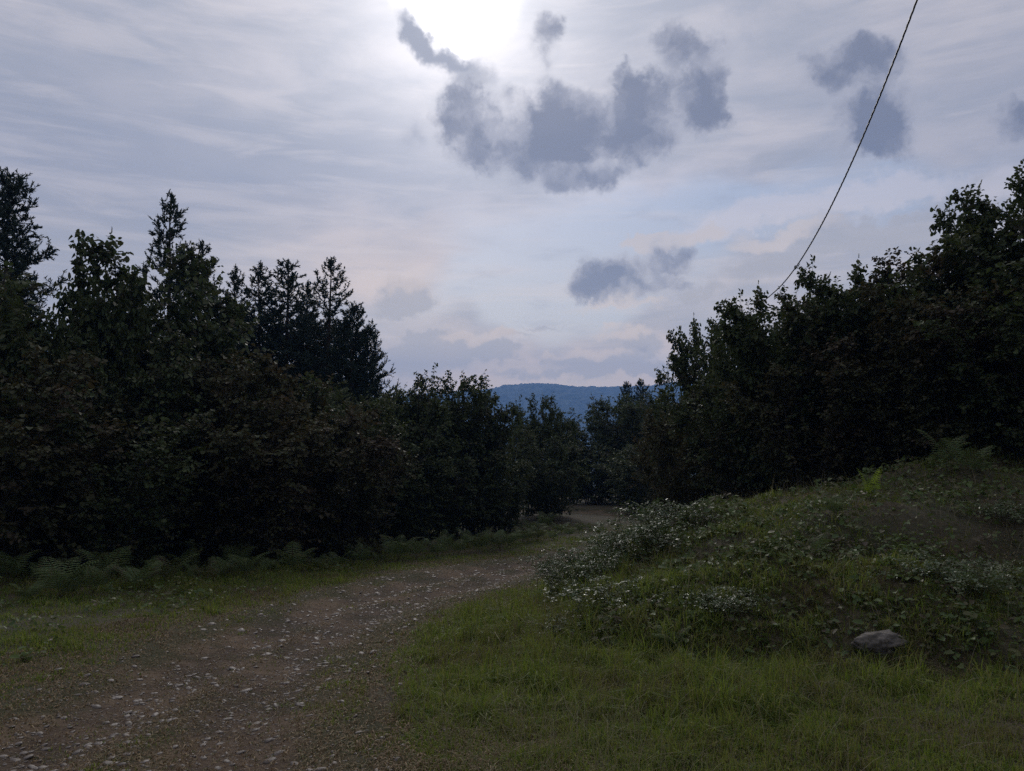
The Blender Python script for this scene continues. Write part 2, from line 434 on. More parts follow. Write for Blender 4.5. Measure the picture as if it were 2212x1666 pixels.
M_weed = leaf_mat('weed_leaf', [(.050, .085, .022, 1), (.090, .130, .034, 1), (.13, .125, .055, 1)], .5, .3, .25, (.12, .16, .03, 1), 1.3, (.066, .042, .026, 1), (.45, .75), .3)
M_grass = leaf_mat('grass_blade', [(.045, .085, .016, 1), (.110, .165, .028, 1), (.165, .195, .045, 1), (.25, .205, .09, 1)], .6, .16, .42, (.24, .30, .03, 1), 1.1, (.125, .090, .050, 1), (.44, .68))
M_dry = leaf_mat('dry_blade', [(.115, .078, .042, 1), (.20, .135, .072, 1), (.27, .20, .115, 1), (.085, .10, .030, 1)], .7, .2, .25, (.18, .12, .06, 1))
M_stalk = leaf_mat('pale_stalk', [(.15, .14, .07, 1), (.22, .18, .11, 1), (.12, .12, .05, 1)], .55, .3, .3, (.2, .2, .1, 1))

def bark(name, c1, c2, sc=9):
    m, t, out = new_mat(name)
    p = wpos(t); n = noise(t, vm(t, 'MULTIPLY', p, (1, 1, .25)), sc, 5, .6)
    t.links.new(prin(t, mixc(t, n, c1, c2), .85, .2, bump(t, n, .6, .02)), out.inputs[0]); return m
M_bark = bark('hazel_bark', (.035, .028, .022, 1), (.085, .072, .058, 1))
M_cbark = bark('conifer_bark', (.030, .020, .015, 1), (.07, .048, .036, 1))
M_stem = bark('green_stem', (.05, .05, .02, 1), (.09, .07, .035, 1), 20)

def ground_mat():
    m, t, out = new_mat('soil_and_turf')
    p = wpos(t)
    a = noise(t, p, 1.1, 5, .6); b = noise(t, p, 14, 5, .65); c = noise(t, p, 60, 4, .6)
    g = mixc(t, smooth(t, a, .35, .65), (.044, .052, .020, 1), (.090, .064, .040, 1))
    g = mixc(t, smooth(t, b, .4, .7), g, (.090, .070, .046, 1))
    g = mixc(t, smooth(t, c, .3, .75), g, (.034, .032, .018, 1))
    # far away: wooded valley floor
    dist = vm(t, 'LENGTH', p)
    g = mixc(t, smooth(t, dist, 60, 160), g, (.020, .030, .014, 1))
    h = mth(t, 'ADD', b, mth(t, 'MULTIPLY', c, .5))
    t.links.new(prin(t, g, .9, .2, bump(t, h, .8, .04)), out.inputs[0]); return m
def path_mat():
    m, t, out = new_mat('worn_track')
    p = wpos(t)
    ed = t.nodes.new('ShaderNodeAttribute'); ed.attribute_name = 'edge'; e = ed.outputs['Fac']
    a = noise(t, p, 1.3, 5, .6); b = noise(t, p, 9, 6, .7); c = noise(t, p, 70, 4, .6)
    vo = t.nodes.new('ShaderNodeTexVoronoi'); t.links.new(p, vo.inputs['Vector']); vo.inputs['Scale'].default_value = 42; vo.inputs['Randomness'].default_value = 1
    v2 = t.nodes.new('ShaderNodeTexVoronoi'); t.links.new(p, v2.inputs['Vector']); v2.inputs['Scale'].default_value = 95
    soil = mixc(t, smooth(t, b, .3, .7), (.090, .064, .042, 1), (.158, .114, .076, 1))
    sp = mixc(t, v2.outputs['Color'], (.05, .040, .032, 1), (.15, .125, .105, 1))
    grav = mixc(t, smooth(t, vo.outputs['Distance'], .12, .5), sp, (.055, .040, .032, 1))
    rut = smooth(t, mth(t, 'ABSOLUTE', mth(t, 'SUBTRACT', e, .75)), .1, .62, 1, 0)
    gm = smooth(t, mth(t, 'ADD', mth(t, 'MULTIPLY', rut, .22), a), .50, .80, 0, .75)
    col = mixc(t, gm, soil, grav)
    green = smooth(t, mth(t, 'SUBTRACT', mth(t, 'ADD', a, mth(t, 'MULTIPLY', b, .5)), mth(t, 'MULTIPLY', rut, .22)), .48, .80)
    col = mixc(t, green, col, (.048, .046, .024, 1))
    h = mth(t, 'SUBTRACT', mth(t, 'ADD', b, mth(t, 'MULTIPLY', c, .35)), mth(t, 'MULTIPLY', mth(t, 'MULTIPLY', vo.outputs['Distance'], .7), gm))
    t.links.new(prin(t, col, .9, .08, bump(t, h, .9, .035)), out.inputs[0]); return m
def stone_mat(name, c1, c2, sc=8, rough=.7, vary=1.0):
    m, t, out = new_mat(name)
    p = wpos(t); g = t.nodes.new('ShaderNodeNewGeometry')
    n = noise(t, p, sc, 6, .65); k = noise(t, p, sc * 6, 4, .6)
    c = mixc(t, smooth(t, n, .3, .7), c1, c2)
    c = mixc(t, mth(t, 'MULTIPLY', mth(t, 'POWER', g.outputs['Random Per Island'], .6), vary), c, (.085, .066, .052, 1))
    c = mixc(t, smooth(t, k, .45, .8, 0, .5), c, (.05, .045, .035, 1))
    t.links.new(prin(t, c, rough, .4, bump(t, mth(t, 'ADD', n, mth(t, 'MULTIPLY', k, .4)), .6, .02)), out.inputs[0]); return m
M_ground = ground_mat(); M_path = path_mat()
M_peb = stone_mat('pebble_stone', (.14, .118, .098, 1), (.255, .22, .185, 1), 10, .55)
M_rock = stone_mat('field_stone', (.070, .062, .050, 1), (.165, .146, .124, 1), 16, .95, 0.0)

tag(obj('ground', mesh_np('ground', np.stack([GX, GY, GZ], -1), [q], True), M_ground), kind='structure')

# track: a sheet 4 mm above the ground with a ragged edge
nu = 46
U = np.linspace(0, 1, nu)[None, :]
wob = .9 * (fbm(PL[:, 0] * 3, PL[:, 1] * 3, 1, 3) - .5), .8 * (fbm(PR[:, 0] * 3 + 50, PR[:, 1] * 3, 1, 3) - .5)
dirn = unit(PR - PL)
Lw = PL + dirn * wob[0][:, None]; Rw = PR + dirn * wob[1][:, None]
px_ = Lw[:, None, 0] * (1 - U) + Rw[:, None, 0] * U
py_ = Lw[:, None, 1] * (1 - U) + Rw[:, None, 1] * U
from mathutils.bvhtree import BVHTree
_sel = (np.abs(GX) < 60) & (GY > -15) & (GY < 90)
_pts = np.stack([GX, GY, GZ], -1).reshape(-1, 3)
class Ground:
    """bilinear look-up of the ground sheet"""
    def __call__(self, x, y):
        x = np.asarray(x, float); y = np.asarray(y, float)
        i = np.clip(np.searchsorted(gx, x) - 1, 0, nx - 2); j = np.clip(np.searchsorted(gy, y) - 1, 0, ny - 2)
        u = np.clip((x - gx[i]) / (gx[i + 1] - gx[i]), 0, 1); v = np.clip((y - gy[j]) / (gy[j + 1] - gy[j]), 0, 1)
        return (GZ[i, j] * (1 - u) + GZ[i + 1, j] * u) * (1 - v) + (GZ[i, j + 1] * (1 - u) + GZ[i + 1, j + 1] * u) * v
G = Ground()
pz_ = G(px_, py_) + .012
pz_[:, 0] -= .03; pz_[:, -1] -= .03
nr = len(PL)
ii, jj = np.meshgrid(np.arange(nr - 1), np.arange(nu - 1), indexing='ij')
pq = np.stack([ii * nu + jj, ii * nu + jj + 1, (ii + 1) * nu + jj + 1, (ii + 1) * nu + jj], -1).reshape(-1, 4)
ed = path_sd(px_.ravel(), py_.ravel()).clip(0, 3)
tag(obj('path', mesh_np('path', np.stack([px_, py_, pz_], -1), [pq], True, {'edge': ed}), M_path), kind='structure')

# ------------------------------------------------------------------ far hills
hx = np.concatenate([np.linspace(-1800, -260, 60), np.linspace(-250, 900, 300), np.linspace(915, 2600, 60)])
hy = np.linspace(1250, 2700, 240)
HX, HY = np.meshgrid(hx, hy, indexing='ij')
def ridge(x):
    px = x / 2200 * F + 1106
    return np.interp(px, [-400, 400, 800, 1000, 1060, 1090, 1150, 1190, 1240, 1320, 1400, 1480, 1700, 2300, 3000],
                     [900, 885, 868, 850, 846, 838, 833.5, 835, 841, 842, 839, 828, 822, 850, 900])
rt = 1.6 + (920 - ridge(HX)) / F * 2200
prof = sstep(1250, 2200, HY) - .55 * sstep(2230, 2700, HY)
valley = -60
HZ = valley + (rt - valley) * prof + 16 * (fbm(HX, HY, .006, 4) - .5) * sstep(1300, 1500, HY) * (1 - sstep(2050, 2190, HY))
HZ = HZ + 6.5 * (vnoise(HX / 9, HY / 9) ** 1.5) + 4 * vnoise(HX / 4.5, HY / 4.5)
m, t, out = new_mat('far_forest')
p = wpos(t); n = noise(t, p, .05, 6, .65)
t.links.new(prin(t, mixc(t, smooth(t, n, .35, .65), (.012, .022, .010, 1), (.040, .058, .024, 1)), .9, .1), out.inputs[0])
nx2, ny2 = HX.shape
ii, jj = np.meshgrid(np.arange(nx2 - 1), np.arange(ny2 - 1), indexing='ij')
hq = np.stack([ii * ny2 + jj, (ii + 1) * ny2 + jj, (ii + 1) * ny2 + jj + 1, ii * ny2 + jj + 1], -1).reshape(-1, 4)
tag(obj('hills', mesh_np('hills', np.stack([HX, HY, HZ], -1), [hq], False), m), kind='structure')

# ------------------------------------------------------------------ hazel bushes
def curve_set(P0, d0, ln, K, droop, rg, wob=.04):
    t = np.linspace(0, 1, K)[None, :, None]
    n = len(P0)
    w = rg.normal(0, wob, (n, 1, 3)) * np.sin(t * np.pi * 1.3) * ln[:, None, None]
    C = P0[:, None] + d0[:, None] * (ln[:, None, None] * t) + w
    C[..., 2] -= (droop[:, None] * (t[..., 0] ** 2)) * ln[:, None]
    return C

def hazel_mesh(seed, H=4.6, R=2.2, ns=15, nb=17, nt_=7, nl=8, lsz=.088, low=.10, shoots=16, fall=.42, shl_=(.35, .85)):
    rg = np.random.default_rng(seed)
    K = 10; t = np.linspace(0, 1, K)
    a = np.arange(ns) / ns * 2 * np.pi * 2.4 + rg.normal(0, .35, ns)
    u = np.sqrt(rg.uniform(.02, 1, ns)) * .86
    Hs = H * (1 - fall * u ** 2) * rg.uniform(.80, 1, ns)
    b0 = np.stack([np.cos(a), np.sin(a)], 1) * rg.uniform(.06, .34, (ns, 1))
    rad = np.stack([np.cos(a), np.sin(a)], 1) * (R * u)[:, None]
    st = np.zeros((ns, K, 3))
    st[..., :2] = b0[:, None] + rad[:, None] * (t[None, :, None] ** 1.35) + rg.normal(0, .07, (ns, 1, 2)) * np.sin(t * 5 + rg.uniform(0, 6, (ns, 1)))[..., None]
    st[..., 2] = Hs[:, None] * (t - .06 * t ** 3)
    srad = rg.uniform(.022, .045, (ns, 1)) * (1 - .85 * t)
    parts = [tubes(st, srad, 5)]
    # side branches
    tb = rg.uniform(low, 1, (ns, nb)); tb = np.sort(tb, 1)
    ip = tb * (K - 1); i0 = np.minimum(ip.astype(int), K - 2); fr = (ip - i0)[..., None]
    sidx = np.arange(ns)[:, None]
    bp = (st[sidx, i0] * (1 - fr) + st[sidx, i0 + 1] * fr).reshape(-1, 3)
    tbf = tb.ravel()
    ba = np.repeat(a, nb) + rg.normal(0, 1.15, ns * nb)
    up = rg.uniform(.05, .75, ns * nb) + .35 * tbf
    bd = unit(np.stack([np.cos(ba), np.sin(ba), up], 1))
    bl = rg.uniform(.45, 1.15, ns * nb) * (1.12 - .55 * tbf) * R * .46
    br = curve_set(bp, bd, bl, 6, rg.uniform(.05, .35, ns * nb), rg)
    parts.append(tubes(br, (.010 * (1.1 - np.linspace(0, 1, 6)))[None] * np.ones((len(br), 1)), 3))
    # upright shoots at the top
    sh0 = st[rg.integers(0, ns, shoots), rg.integers(K - 3, K, shoots)]
    shd = unit(np.stack([rg.normal(0, .6, shoots), rg.normal(0, .6, shoots), np.ones(shoots)], 1))
    shl = rg.uniform(*shl_, shoots)
    shc = curve_set(sh0, shd, shl, 6, rg.uniform(.05, .45, shoots), rg)
    parts.append(tubes(shc, (.007 * (1.1 - np.linspace(0, 1, 6)))[None] * np.ones((shoots, 1)), 3))
    # twigs
    def twigs_on(C, n, l0, l1):
        m = len(C); K2 = C.shape[1]
        s = rg.uniform(.15, 1, (m, n)); q_ = s * (K2 - 1); i = np.minimum(q_.astype(int), K2 - 2); f = (q_ - i)[..., None]
        idx = np.arange(m)[:, None]
        p = (C[idx, i] * (1 - f) + C[idx, i + 1] * f).reshape(-1, 3)
        d = unit(C[:, -1] - C[:, 0]).repeat(n, 0)
        d = unit(d * .75 + rg.normal(0, .55, d.shape) + np.array([0, 0, .15]))
        return p, d, rg.uniform(l0, l1, len(p))
    p, d, l = twigs_on(br, nt_, .14, .42)
    p2, d2, l2 = twigs_on(st[:, 5:], 16, .15, .45)
    p = np.vstack([p, p2]); d = np.vstack([d, d2]); l = np.concatenate([l, l2])
    tw = curve_set(p, d, l, 4, rg.uniform(0, .3, len(p)), rg)
    parts.append(tubes(tw, (.0045 * (1.1 - np.linspace(0, 1, 4)))[None] * np.ones((len(tw), 1)), 3))
    # leaves on twigs and shoots
    def lv(C, n, s0=.15):
        m = len(C); K2 = C.shape[1]
        s = (np.linspace(s0, 1, n)[None] + rg.normal(0, .03, (m, n))).clip(0, 1); q_ = s * (K2 - 1)
        i = np.minimum(q_.astype(int), K2 - 2); f = (q_ - i)[..., None]; idx = np.arange(m)[:, None]
        pp = (C[idx, i] * (1 - f) + C[idx, i + 1] * f)
        ax = unit(C[:, -1] - C[:, 0])[:, None]
        side = unit(np.cross(ax, np.array([0, 0, 1.0]) + rg.normal(0, .3, (m, 1, 3))))
        sg = np.where(np.arange(n) % 2, 1, -1)[None, :, None]
        dd_ = unit(ax * .55 + side * sg * .8 + rg.normal(0, .30, (m, n, 3)) + np.array([0, 0, -.22]))
        nn = unit(np.array([0, 0, 1.0]) + rg.normal(0, .48, (m, n, 3)) + dd_ * .35)
        pp = pp + dd_ * .012
        return pp.reshape(-1, 3), dd_.reshape(-1, 3), nn.reshape(-1, 3)
    a1 = lv(tw, nl); a2 = lv(shc, 12, .05)
    P = np.vstack([a1[0], a2[0]]); Dd = np.vstack([a1[1], a2[1]]); Nn = np.vstack([a1[2], a2[2]])
    keep = P[:, 2] > .12
    P, Dd, Nn = P[keep], Dd[keep], Nn[keep]
    ln = lsz * rg.uniform(.55, 1.25, len(P)); wd = ln * rg.uniform(.72, .95, len(P))
    crown = leaves(P, Dd, Nn, ln, wd, rg.uniform(.1, .3), .18)
    return merge(*parts), crown, float(np.percentile(P[:, 2], 99.3))

HAZ = []
for s, kw in enumerate([dict(), dict(R=2.5), dict(H=5.0, R=2.0), dict(R=2.4, ns=13), dict(R=1.9, shoots=24), dict(R=2.3, nb=15, shoots=22), dict(H=4.4, R=2.6), dict(R=2.1, nt_=6),
                         dict(R=1.15, ns=10, nb=18, lsz=.098, shoots=9), dict(R=1.0, ns=9, nb=20, lsz=.10, shoots=8), dict(R=1.3, ns=11, nb=18, lsz=.095, shoots=10),
                         dict(R=1.5, ns=14, nb=14, lsz=.09, shoots=50, fall=.22, shl_=(.25, .7)), dict(R=1.8, ns=15, nb=14, lsz=.10, shoots=60, fall=.25, shl_=(.25, .75)), dict(R=1.7, ns=14, nb=15, lsz=.095, shoots=60, fall=.3, shl_=(.25, .7))]):
    wood, crown, hm = hazel_mesh(100 + s, **kw)
    mw = mesh_np('trunk', *wood); mw.materials.append(M_bark)
    mc = mesh_np('crown', *crown); mc.materials.append(M_hazel)
    mr = mc.copy(); mr.materials.clear(); mr.materials.append(M_hazel_red)
    HAZ.append((mw, mc, mr, hm))

_hz = [0]
def hazel(px, top, Y, label, width=1.0, red=False, group=None, var=None, name='hazel_bush', cat='bush', sink=.12):
    i = _hz[0] if var is None else var; _hz[0] += 1
    mw, mc, mr, hm = HAZ[i if var is not None else i % 8]
    p = at(px, top, Y); x, y = p[0], Y
    z = float(G(x, y)) - sink
    sz = (p[2] - z) / hm
    w = width * (0.5 + .5 * sz) if sz < 1 else width * sz ** .6
    o = empty(name, (x, y, z), (i * 2.399) % 6.283, (w, w, sz))
    tag(o, label, cat, group)
    a = bpy.data.objects.new('trunk', mw); b = bpy.data.objects.new('crown', mr if red else mc)
    for c in (a, b): COL.objects.link(c); c.parent = o
    return o

GL = 'bushes of the thicket left of the track'
GM = 'bushes around the far bend of the track'
GR = 'hazel bushes along the top of the right bank'
for args in [
    (-150, 560, 11.5, 'bush cut off by the left edge of the photo below the tall conifer', 1.0, False, GL, 2),
    (15, 600, 11.6, 'tall bush right of the leftmost conifer, before the narrow gap of sky', .75, False, GL, 8),
    (62, 655, 11.2, 'narrow bush with upright tips bordering the gap of sky on its left', .42, False, GL, 9),
    (222, 555, 12.8, 'tall hazel with the leftmost ragged pointed top beside the sky gap', .5, False, GL, 9),
    (290, 560, 13.4, 'tall hazel with the blunt square top left of the highest conifer', .8, False, GL, 8),
    (350, 560, 14.2, 'hazel in front of the foot of the highest slender conifer', .8, False, GL, 10),
    (212, 680, 12.4, 'hazel with low side branches reaching into the gap of sky', .45, False, GL, 9),
    (425, 655, 14.6, 'hazel bush under the second conifer right of the highest one', .9, False, GL, 10),
    (485, 730, 14.8, 'hazel bush at the left end of the row of conifers', .9, False, GL, 8),
    (10, 760, 9.9, 'dark bush in the bottom left of the thicket behind the ferns', .9, True, GL, 3),
    (125, 810, 11.2, 'low dark bush right below the narrow gap of sky', .7, True, GL, 10),
    (250, 850, 10.8, 'front bush of the left thicket with pale drooping twigs low down', .8, False, GL, 1),
    (330, 735, 12.2, 'dark bush in front of the highest slender conifer', .7, False, GL, 10),
    (450, 800, 12.4, 'russet leaved bush in the middle of the left thicket', .9, True, GL, 3),
    (590, 790, 13.6, 'russet bush below the group of slender conifers', .85, True, GL, 4),
    (545, 900, 12.2, 'low front bush with glinting leaves before the russet bushes', .9, True, GL, 5),
    (700, 838, 14.8, 'green bush at the foot of the conifer with the sparse top', .8, False, GL, 6),
    (740, 930, 14.0, 'front bush at the right end of the left thicket, brownish leaves', .85, True, GL, 7),
    (815, 850, 18.5, 'bush just right of the last conifer of the left group', .75, False, GL, 0),
    (-160, 750, 10.4, 'dark bush filling the left edge of the photo above the ferns', 1.1, False, GL, 1),
    (875, 842, 21.0, 'loose topped bush between the left conifers and the tall centre bush', .7, False, GM, 0),
    (915, 850, 22.5, 'bush touching the left side of the tallest centre bush', .7, False, GM, 12),
    (870, 950, 20.0, 'dark low bush in front of the loose topped bush left of centre', .9, False, GM, 2),
    (965, 822, 22.6, 'tallest bush near the centre, upright with a tuft on top', .7, False, GM, 11),
    (1015, 818, 23.0, 'right half of the tall centre pair, spreading to the right', .75, False, GM, 13),
    (1045, 880, 23.4, 'bush leaning out right of the tallest centre bush, left of the hill', .55, False, GM, 11),
    (985, 960, 21.8, 'low dark bush under the tallest centre bush, stems showing at its foot', .9, False, GM, 6),
    (1075, 925, 27.0, 'low bush in the dip below the blue hill', .75, False, GM, 5),
    (1085, 985, 23.4, 'lowest bush in front of the dip, beside the bend of the track', .7, False, GM, 7),
    (1140, 880, 30.0, 'left half of the narrow pair standing alone before the blue hill', .55, False, GM, 11),
    (1178, 862, 30.5, 'right half of the narrow pair before the hill, slightly taller', .6, False, GM, 13),
    (1180, 950, 27.6, 'dark bush under the narrow pair at the end of the track', .85, False, GM, 0),
    (1235, 905, 37.5, 'far low bush right of the narrow pair', .8, False, GM, 1),
    (1290, 872, 38.5, 'far rounded bush left of the two small distant conifers', .95, False, GM, 2),
    (1345, 872, 38.0, 'far bush in front of the two small distant conifers', .95, False, GM, 3),
    (1405, 860, 37.0, 'far bush where the right hedge begins, right of the small conifers', .95, False, GM, 4),
    (1280, 950, 37.0, 'shaded bush standing behind the pale end of the track', 1.1, False, GM, 5),
    (1395, 960, 31.0, 'shaded bush right of the pale end of the track behind the bank', 1.0, False, GM, 6),
    (1468, 815, 20.0, 'leftmost bush of the right hedge, sloping down to the track', .5, False, GR, 11),
    (1540, 708, 18.2, 'bush of the right hedge with loose single leaves against the sky', .55, False, GR, 12),
    (1480, 900, 17.0, 'low yellowish bush in front of the left end of the right hedge', .65, True, GR, 7),
    (1600, 698, 17.0, 'hazel between the loose leaved bush and the one by the cable', .6, False, GR, 13),
    (1640, 672, 14.5, 'hazel just left of where the cable vanishes into the hedge', .6, False, GR, 11),
    (1690, 645, 14.1, 'hazel at the point where the cable vanishes into the hedge', .75, False, GR, 12),
    (1800, 600, 14.0, 'hazel with a narrow peak of large leaves right of the cable', .6, False, GR, 11),
    (1835, 625, 14.0, 'hazel in the shallow dip right of the narrow peak', .75, False, GR, 13),
    (1895, 592, 13.6, 'hazel in the middle of the right hedge with short upright tips', .75, False, GR, 12),
    (1985, 565, 13.0, 'russet hazel left of the tall corner hazels', .75, True, GR, 13),
    (2110, 480, 12.6, 'tall hazel second from the right edge of the photo', .65, False, GR, 11),
    (2180, 460, 12.4, 'tall hazel between the second tallest and the corner hazel', .9, False, GR, 10),
    (2235, 395, 12.0, 'tallest hazel, cut off by the right edge of the photo', .7, False, GR, 12),
    (2370, 420, 11.0, 'hazel almost wholly beyond the right edge of the photo', 1.0, False, GR, 1),
    (1610, 800, 15.0, 'front hazel with shaded foliage below the cable end', .8, False, GR, 0),
    (1740, 790, 13.2, 'front russet hazel below the narrow peak of large leaves', .8, True, GR, 5),
    (1900, 740, 12.4, 'front russet hazel in the middle of the right hedge', .85, True, GR, 3),
    (2050, 660, 11.8, 'front hazel above the pair of pale ferns', .85, True, GR, 4),
    (2200, 600, 11.2, 'front hazel at the right edge above the bank', .85, False, GR, 6),
]:
    if args[6] == GL: args = args[:2] + (args[2] * 1.2, args[3], args[4] * 1.12) + args[5:]
    hazel(*args)
# second row that closes the thickets behind
ORD_ = ['first', 'second', 'third', 'fourth']
for i, (px, top, Y) in enumerate([(0, 790, 20), (310, 740, 20.5), (420, 770, 21.5), (620, 850, 22), (780, 890, 23), (140, 870, 18)]):
    hazel(px, top, Y, ['first', 'third', 'fourth', 'fifth', 'sixth', 'second'][i] + ' from the left of the bushes deep in the left thicket, behind the front row', 1.2, False, 'inner bushes of the left thicket')
for i, (px, top, Y) in enumerate([(1740, 740, 20), (1820, 680, 18), (1980, 640, 17), (2150, 520, 16)]):
    hazel(px, top, Y, ORD_[i] + ' from the left of the hazels deep behind the right hedge', 1.2, False, 'inner bushes of the right hedge')

# ------------------------------------------------------------------ conifers
def conifer_mesh(seed, H=9.0, R=1.45, nbr=120, dens=1.0, pw=.72):
    rg = np.random.default_rng(seed)
    K = 14; t = np.linspace(0, 1, K)
    tr = np.zeros((1, K, 3)); tr[0, :, 2] = H * t
    tr[0, :, 0] = .04 * np.sin(t * 5 + seed); tr[0, :, 1] = .04 * np.cos(t * 4 + seed)
    parts = [tubes(tr, (.11 * (1 - t) ** .8 + .006)[None], 8)]
    h = 1 - (1 - np.linspace(.03, .985, nbr)) ** 1.0; h = (h + rg.normal(0, .008, nbr)).clip(.02, .985)
    az_ = np.arange(nbr) * 2.3999 + rg.normal(0, .4, nbr)
    clump = .72 + .5 * np.sin(h * 38 + 2.0 * np.cos(az_) + seed) ** 2 * rg.uniform(.5, 1, nbr)
    ln = R * ((1 - h) ** pw * (1.12 - .35 * (h < .3))) * clump * rg.uniform(.7, 1.12, nbr) + .06
    P0 = np.stack([.04 * np.sin(h * 5 + seed), .04 * np.cos(h * 4 + seed), H * h], 1)
    e0 = rg.uniform(-.25, .15, nbr) + .55 * h ** 3
    d0 = np.stack([np.cos(az_), np.sin(az_), e0], 1)
    tt = np.linspace(0, 1, 7)[None, :, None]
    C = P0[:, None] + d0[:, None] * ln[:, None, None] * tt
    C[..., 2] += (.42 * tt[..., 0] ** 2.2) * ln[:, None] * rg.uniform(.5, 1.2, (nbr, 1))
    C += rg.normal(0, .02, C.shape)
    parts.append(tubes(C, (.014 * (1.15 - np.linspace(0, 1, 7)))[None] * (ln[:, None] / R + .35), 3))
    # branchlets
    nper = np.maximum((ln / .085 * dens).astype(int), 3)
    bi = np.repeat(np.arange(nbr), nper); s = rg.uniform(.12, 1, len(bi)) ** .8
    q_ = s * 6; i = np.minimum(q_.astype(int), 5); f = (q_ - i)[:, None]
    p = C[bi, i] * (1 - f) + C[bi, i + 1] * f
    ax = unit(C[bi, i + 1] - C[bi, i])
    d = unit(ax * .8 + rg.normal(0, .6, ax.shape) + np.array([0, 0, .35]))
    bl = rg.uniform(.12, .34, len(bi)) * (.6 + .4 * (ln[bi] / R))
    # leader shoots
    nl_ = 14
    p = np.vstack([p, np.stack([.02 * np.ones(nl_), .02 * np.ones(nl_), H * rg.uniform(.955, 1.0, nl_)], 1)])
    d = np.vstack([d, unit(np.stack([rg.normal(0, .4, nl_), rg.normal(0, .4, nl_), np.ones(nl_)], 1))]); bl = np.concatenate([bl, rg.uniform(.1, .25, nl_)])
    # needles: narrow blades around each branchlet
    nn = 17
    s = np.linspace(.05, 1, nn)[None, :, None] + rg.normal(0, .02, (len(p), nn, 1))
    base = p[:, None] + d[:, None] * bl[:, None, None] * s
    nd = unit(d[:, None] * .9 + rg.normal(0, .6, (len(p), nn, 3)) + np.array([0, 0, .15]))
    nl2 = rg.uniform(.05, .11, (len(p), nn, 1))
    sd_ = unit(np.cross(nd, rg.normal(0, 1, nd.shape)))
    w = rg.uniform(.008, .017, (len(p), nn, 1))
    V = np.stack([base - sd_ * w, base + sd_ * w, base + nd * nl2 * .7 + sd_ * w * .7, base + nd * nl2, base + nd * nl2 * .7 - sd_ * w * .7], 2).reshape(-1, 5, 3)
    crown = template(V, [(0, 1, 2, 3, 4)])
    parts.append(tubes(p[:, None] + d[:, None] * bl[:, None, None] * np.linspace(0, 1, 3)[None, :, None], np.ones((len(p), 3)) * .004, 3))
    return merge(*parts), crown

CON = []
for s, kw in enumerate([dict(dens=1.9, R=1.5, nbr=155, pw=.66), dict(dens=.85, R=1.75, nbr=105), dict(dens=1.7, R=1.8, nbr=155, pw=.62), dict(dens=2.2, R=2.4, nbr=200, pw=.66), dict(dens=1.3, R=2.0, nbr=130, pw=.62), dict(dens=2.6, R=1.35, nbr=200, pw=.45)]):
    wood, crown = conifer_mesh(300 + s, **kw)
    mw = mesh_np('trunk', *wood); mw.materials.append(M_cbark)
    mc = mesh_np('crown', *crown); mc.materials.append(M_conif)
    CON.append((mw, mc, 9.15))
def conifer(px, top, Y, label, var, width=1.0, group='slender conifers of the left thicket'):
    mw, mc, hm = CON[var]
    p = at(px, top, Y); z = float(G(p[0], Y)) - .1
    sz = (p[2] - z) / hm
    o = empty('conifer_tree', (p[0], Y, z), (px * .37) % 6.28, (width * sz, width * sz, sz))
    tag(o, label, 'conifer tree', group)
    for n_, me in (('trunk', mw), ('crown', mc)):
        c = bpy.data.objects.new(n_, me); COL.objects.link(c); c.parent = o
for args in [
    (25, 372, 20.5, 'broad dark conifer at the left edge of the photo', 5, 1.0),
    (-75, 430, 20.5, 'dark conifer beyond the left edge, only its right branches in the photo', 5, 1.0),
    (370, 418, 21.5, 'highest slender conifer in the left thicket with a narrow clumped top', 0, .95),
    (437, 522, 22, 'conifer just right of the highest slender one, bushy rounded top', 2, 1.05),
    (508, 576, 25.0, 'first conifer of the row of six, short and narrow', 0, .95),
    (560, 568, 25.5, 'second conifer of the row, narrow with a dense top', 0, 1.15),
    (622, 562, 26.0, 'third conifer of the row with open spreading branches', 2, 1.3),
    (663, 608, 27.5, 'low narrow conifer between the two open topped conifers', 0, 1.0),
    (712, 558, 25.5, 'conifer with the sparse see-through top in the row', 4, 1.15),
    (762, 652, 25.0, 'last dense conifer of the row, at its right end', 3, .95),
    (795, 700, 25.5, 'rounded conifer closing the right end of the row', 3, .8),
    (590, 665, 27.5, 'dense conifer hidden low between the second and third of the row', 3, 1.2),
    (530, 670, 28.0, 'dense conifer hidden low between the first and second of the row', 3, 1.15),
    (670, 672, 28.5, 'dense conifer hidden low behind the sparse topped one', 3, 1.3),
    (735, 700, 27.5, 'dense conifer hidden low right of the sparse topped one', 3, 1.25),
    (465, 640, 24.0, 'dense low conifer left of the row of six', 0, 1.0),
]:
    conifer(*args)
conifer(1352, 824, 50, 'left of the two small distant conifers beside the hill', 3, .7, 'two small distant conifers')
conifer(1383, 818, 50, 'right of the two small distant conifers beside the hill', 3, .75, 'two small distant conifers')

